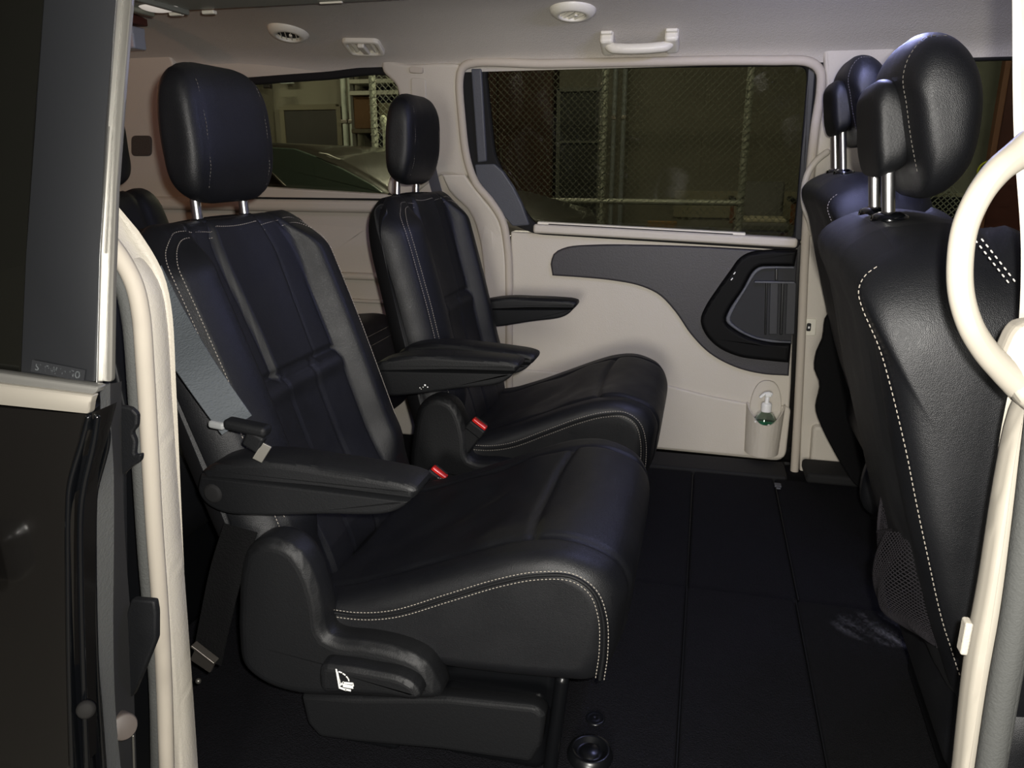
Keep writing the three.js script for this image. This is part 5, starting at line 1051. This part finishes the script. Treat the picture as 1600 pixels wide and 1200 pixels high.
    const g = px(1478, 332, -8.45), v = thing('vent_grille', 'square dark wall grille with a pale lattice under the near front headrest', 'grille', [g[0], g[1], -8.5]); obj('grille_back', [rbox(0.34, 0.34, 0.04, 0.005, 0, 0, 0)], M.satinBlack, v);
    const bars = []; for (let k = -5; k <= 5; k++) { bars.push(rbox(0.010, 0.36, 0.01, 0.002, k * 0.045, 0, 0.024, [0, 0, 0])); } const g2 = bars.map((b2) => b2.clone().rotateZ(Math.PI / 4)), g3 = bars.map((b2) => b2.clone().rotateZ(-Math.PI / 4)); obj('lattice', [...g2, ...g3], std(0x9a9a8c, { roughness: 0.5 }), v, { kind: 'stuff' });
  }
  // garage ceiling lamps; the tilted one is an added light for the fence
  for (const [x, z, where, k, tilt] of [[-6, -5.8, 'over the parked car', 1], [-1.5, -6.2, 'over the brown cabinet behind the fence', 0.9], [3.2, -5.6, 'over the armchair behind the fence', 0.8], [-0.6, -2.3, 'between the van and the fence, added to light the fence from the front', 1.4, 0.95]]) {
    const t = thing('ceiling_lamp', 'long fluorescent tube lamp on the garage ceiling ' + where, 'lamp', [x, 2.93, z]);
    obj('housing', [rbox(1.3, 0.06, 0.2, 0.01, 0, 0.02, 0)], M.white, t);
    obj('diffuser', [rbox(1.22, 0.03, 0.15, 0.01, 0, -0.025, 0)], std(0xffffff, { emissive: LIGHT.garage.colour, emissiveIntensity: 2 }), t);
    const l = new THREE.RectAreaLight(LIGHT.garage.colour, LIGHT.garage.power * k, 1.2, 0.15); l.position.set(0, -0.05, 0); l.rotation.x = -Math.PI / 2; t.add(l); t.rotation.x = tilt || 0;
  }
}
// the van's ceiling lamps and the phone's lamp
{
  for (const [x, z, where] of [[0.22, 0.10, 'right'], [0.22, -0.10, 'left']]) {
    const t = thing('dome_lamp', `round bluish ceiling lamp above the front seats, on their ${where} side`, 'lamp', [x, 1.185, z]);
    obj('lens', [new THREE.SphereGeometry(0.022, 24, 14).scale(1, 0.5, 1)], std(0xffffff, { emissive: LIGHT.dome.colour, emissiveIntensity: 2 }), t);
    obj('bezel', [new THREE.TorusGeometry(0.026, 0.005, 10, 36).rotateX(Math.PI / 2)], M.ivory, t);
    const l = new THREE.PointLight(LIGHT.dome.colour, LIGHT.dome.power / 2, 0, 2); l.position.set(0, -0.03, 0); l.castShadow = true; l.shadow.radius = 1.2; t.add(l);
  }
  const c = thing('cargo_lamp', 'small warm lamp at the rear of the cabin ceiling, out of the picture', 'lamp', [-1.75, 1.17, 0.1]);
  obj('lens', [new THREE.SphereGeometry(0.02, 24, 14).scale(1, 0.5, 1)], std(0xffffff, { emissive: LIGHT.cargo.colour, emissiveIntensity: 1.5 }), c);
  const cl = new THREE.PointLight(LIGHT.cargo.colour, LIGHT.cargo.power, 0, 2); cl.position.set(0, -0.03, 0); cl.castShadow = true; c.add(cl);
  {
    const w = thing('fill_lamp', 'square soft fill lamp behind the camera, added to brighten the open van, out of the picture', 'lamp', LIGHT.work.at), k = LIGHT.work.size;  // invented fill source, brightens the cabin from outside the view
    obj('housing', [rbox(k + 0.06, k + 0.06, 0.05, 0.01, 0, 0, 0.04)], M.plastic, w);
    obj('diffuser', [rbox(k, k, 0.012, 0.004, 0, 0, 0.008)], std(0xffffff, { emissive: LIGHT.work.colour, emissiveIntensity: 1.5 }), w);
    obj('stand', [rod([0, -k / 2, 0.04], [0, -1.33, 0.04], 0.02)], M.plastic, w);
    const l = new THREE.RectAreaLight(LIGHT.work.colour, LIGHT.work.power, k, k); l.position.set(0, 0, -0.01); w.add(l);
  }
  const f = thing('phone_lamp', 'small bright phone lamp beside the camera, out of the picture', 'lamp', LIGHT.flash.at);
  obj('lens', [new THREE.SphereGeometry(0.003, 20, 12)], std(0xffffff, { emissive: LIGHT.flash.colour, emissiveIntensity: 20 }), f);
  const fl = new THREE.PointLight(LIGHT.flash.colour, LIGHT.flash.power, 0, 2); fl.castShadow = true; fl.shadow.radius = 0.4; f.add(fl);
}

renderer.render(scene, camera);
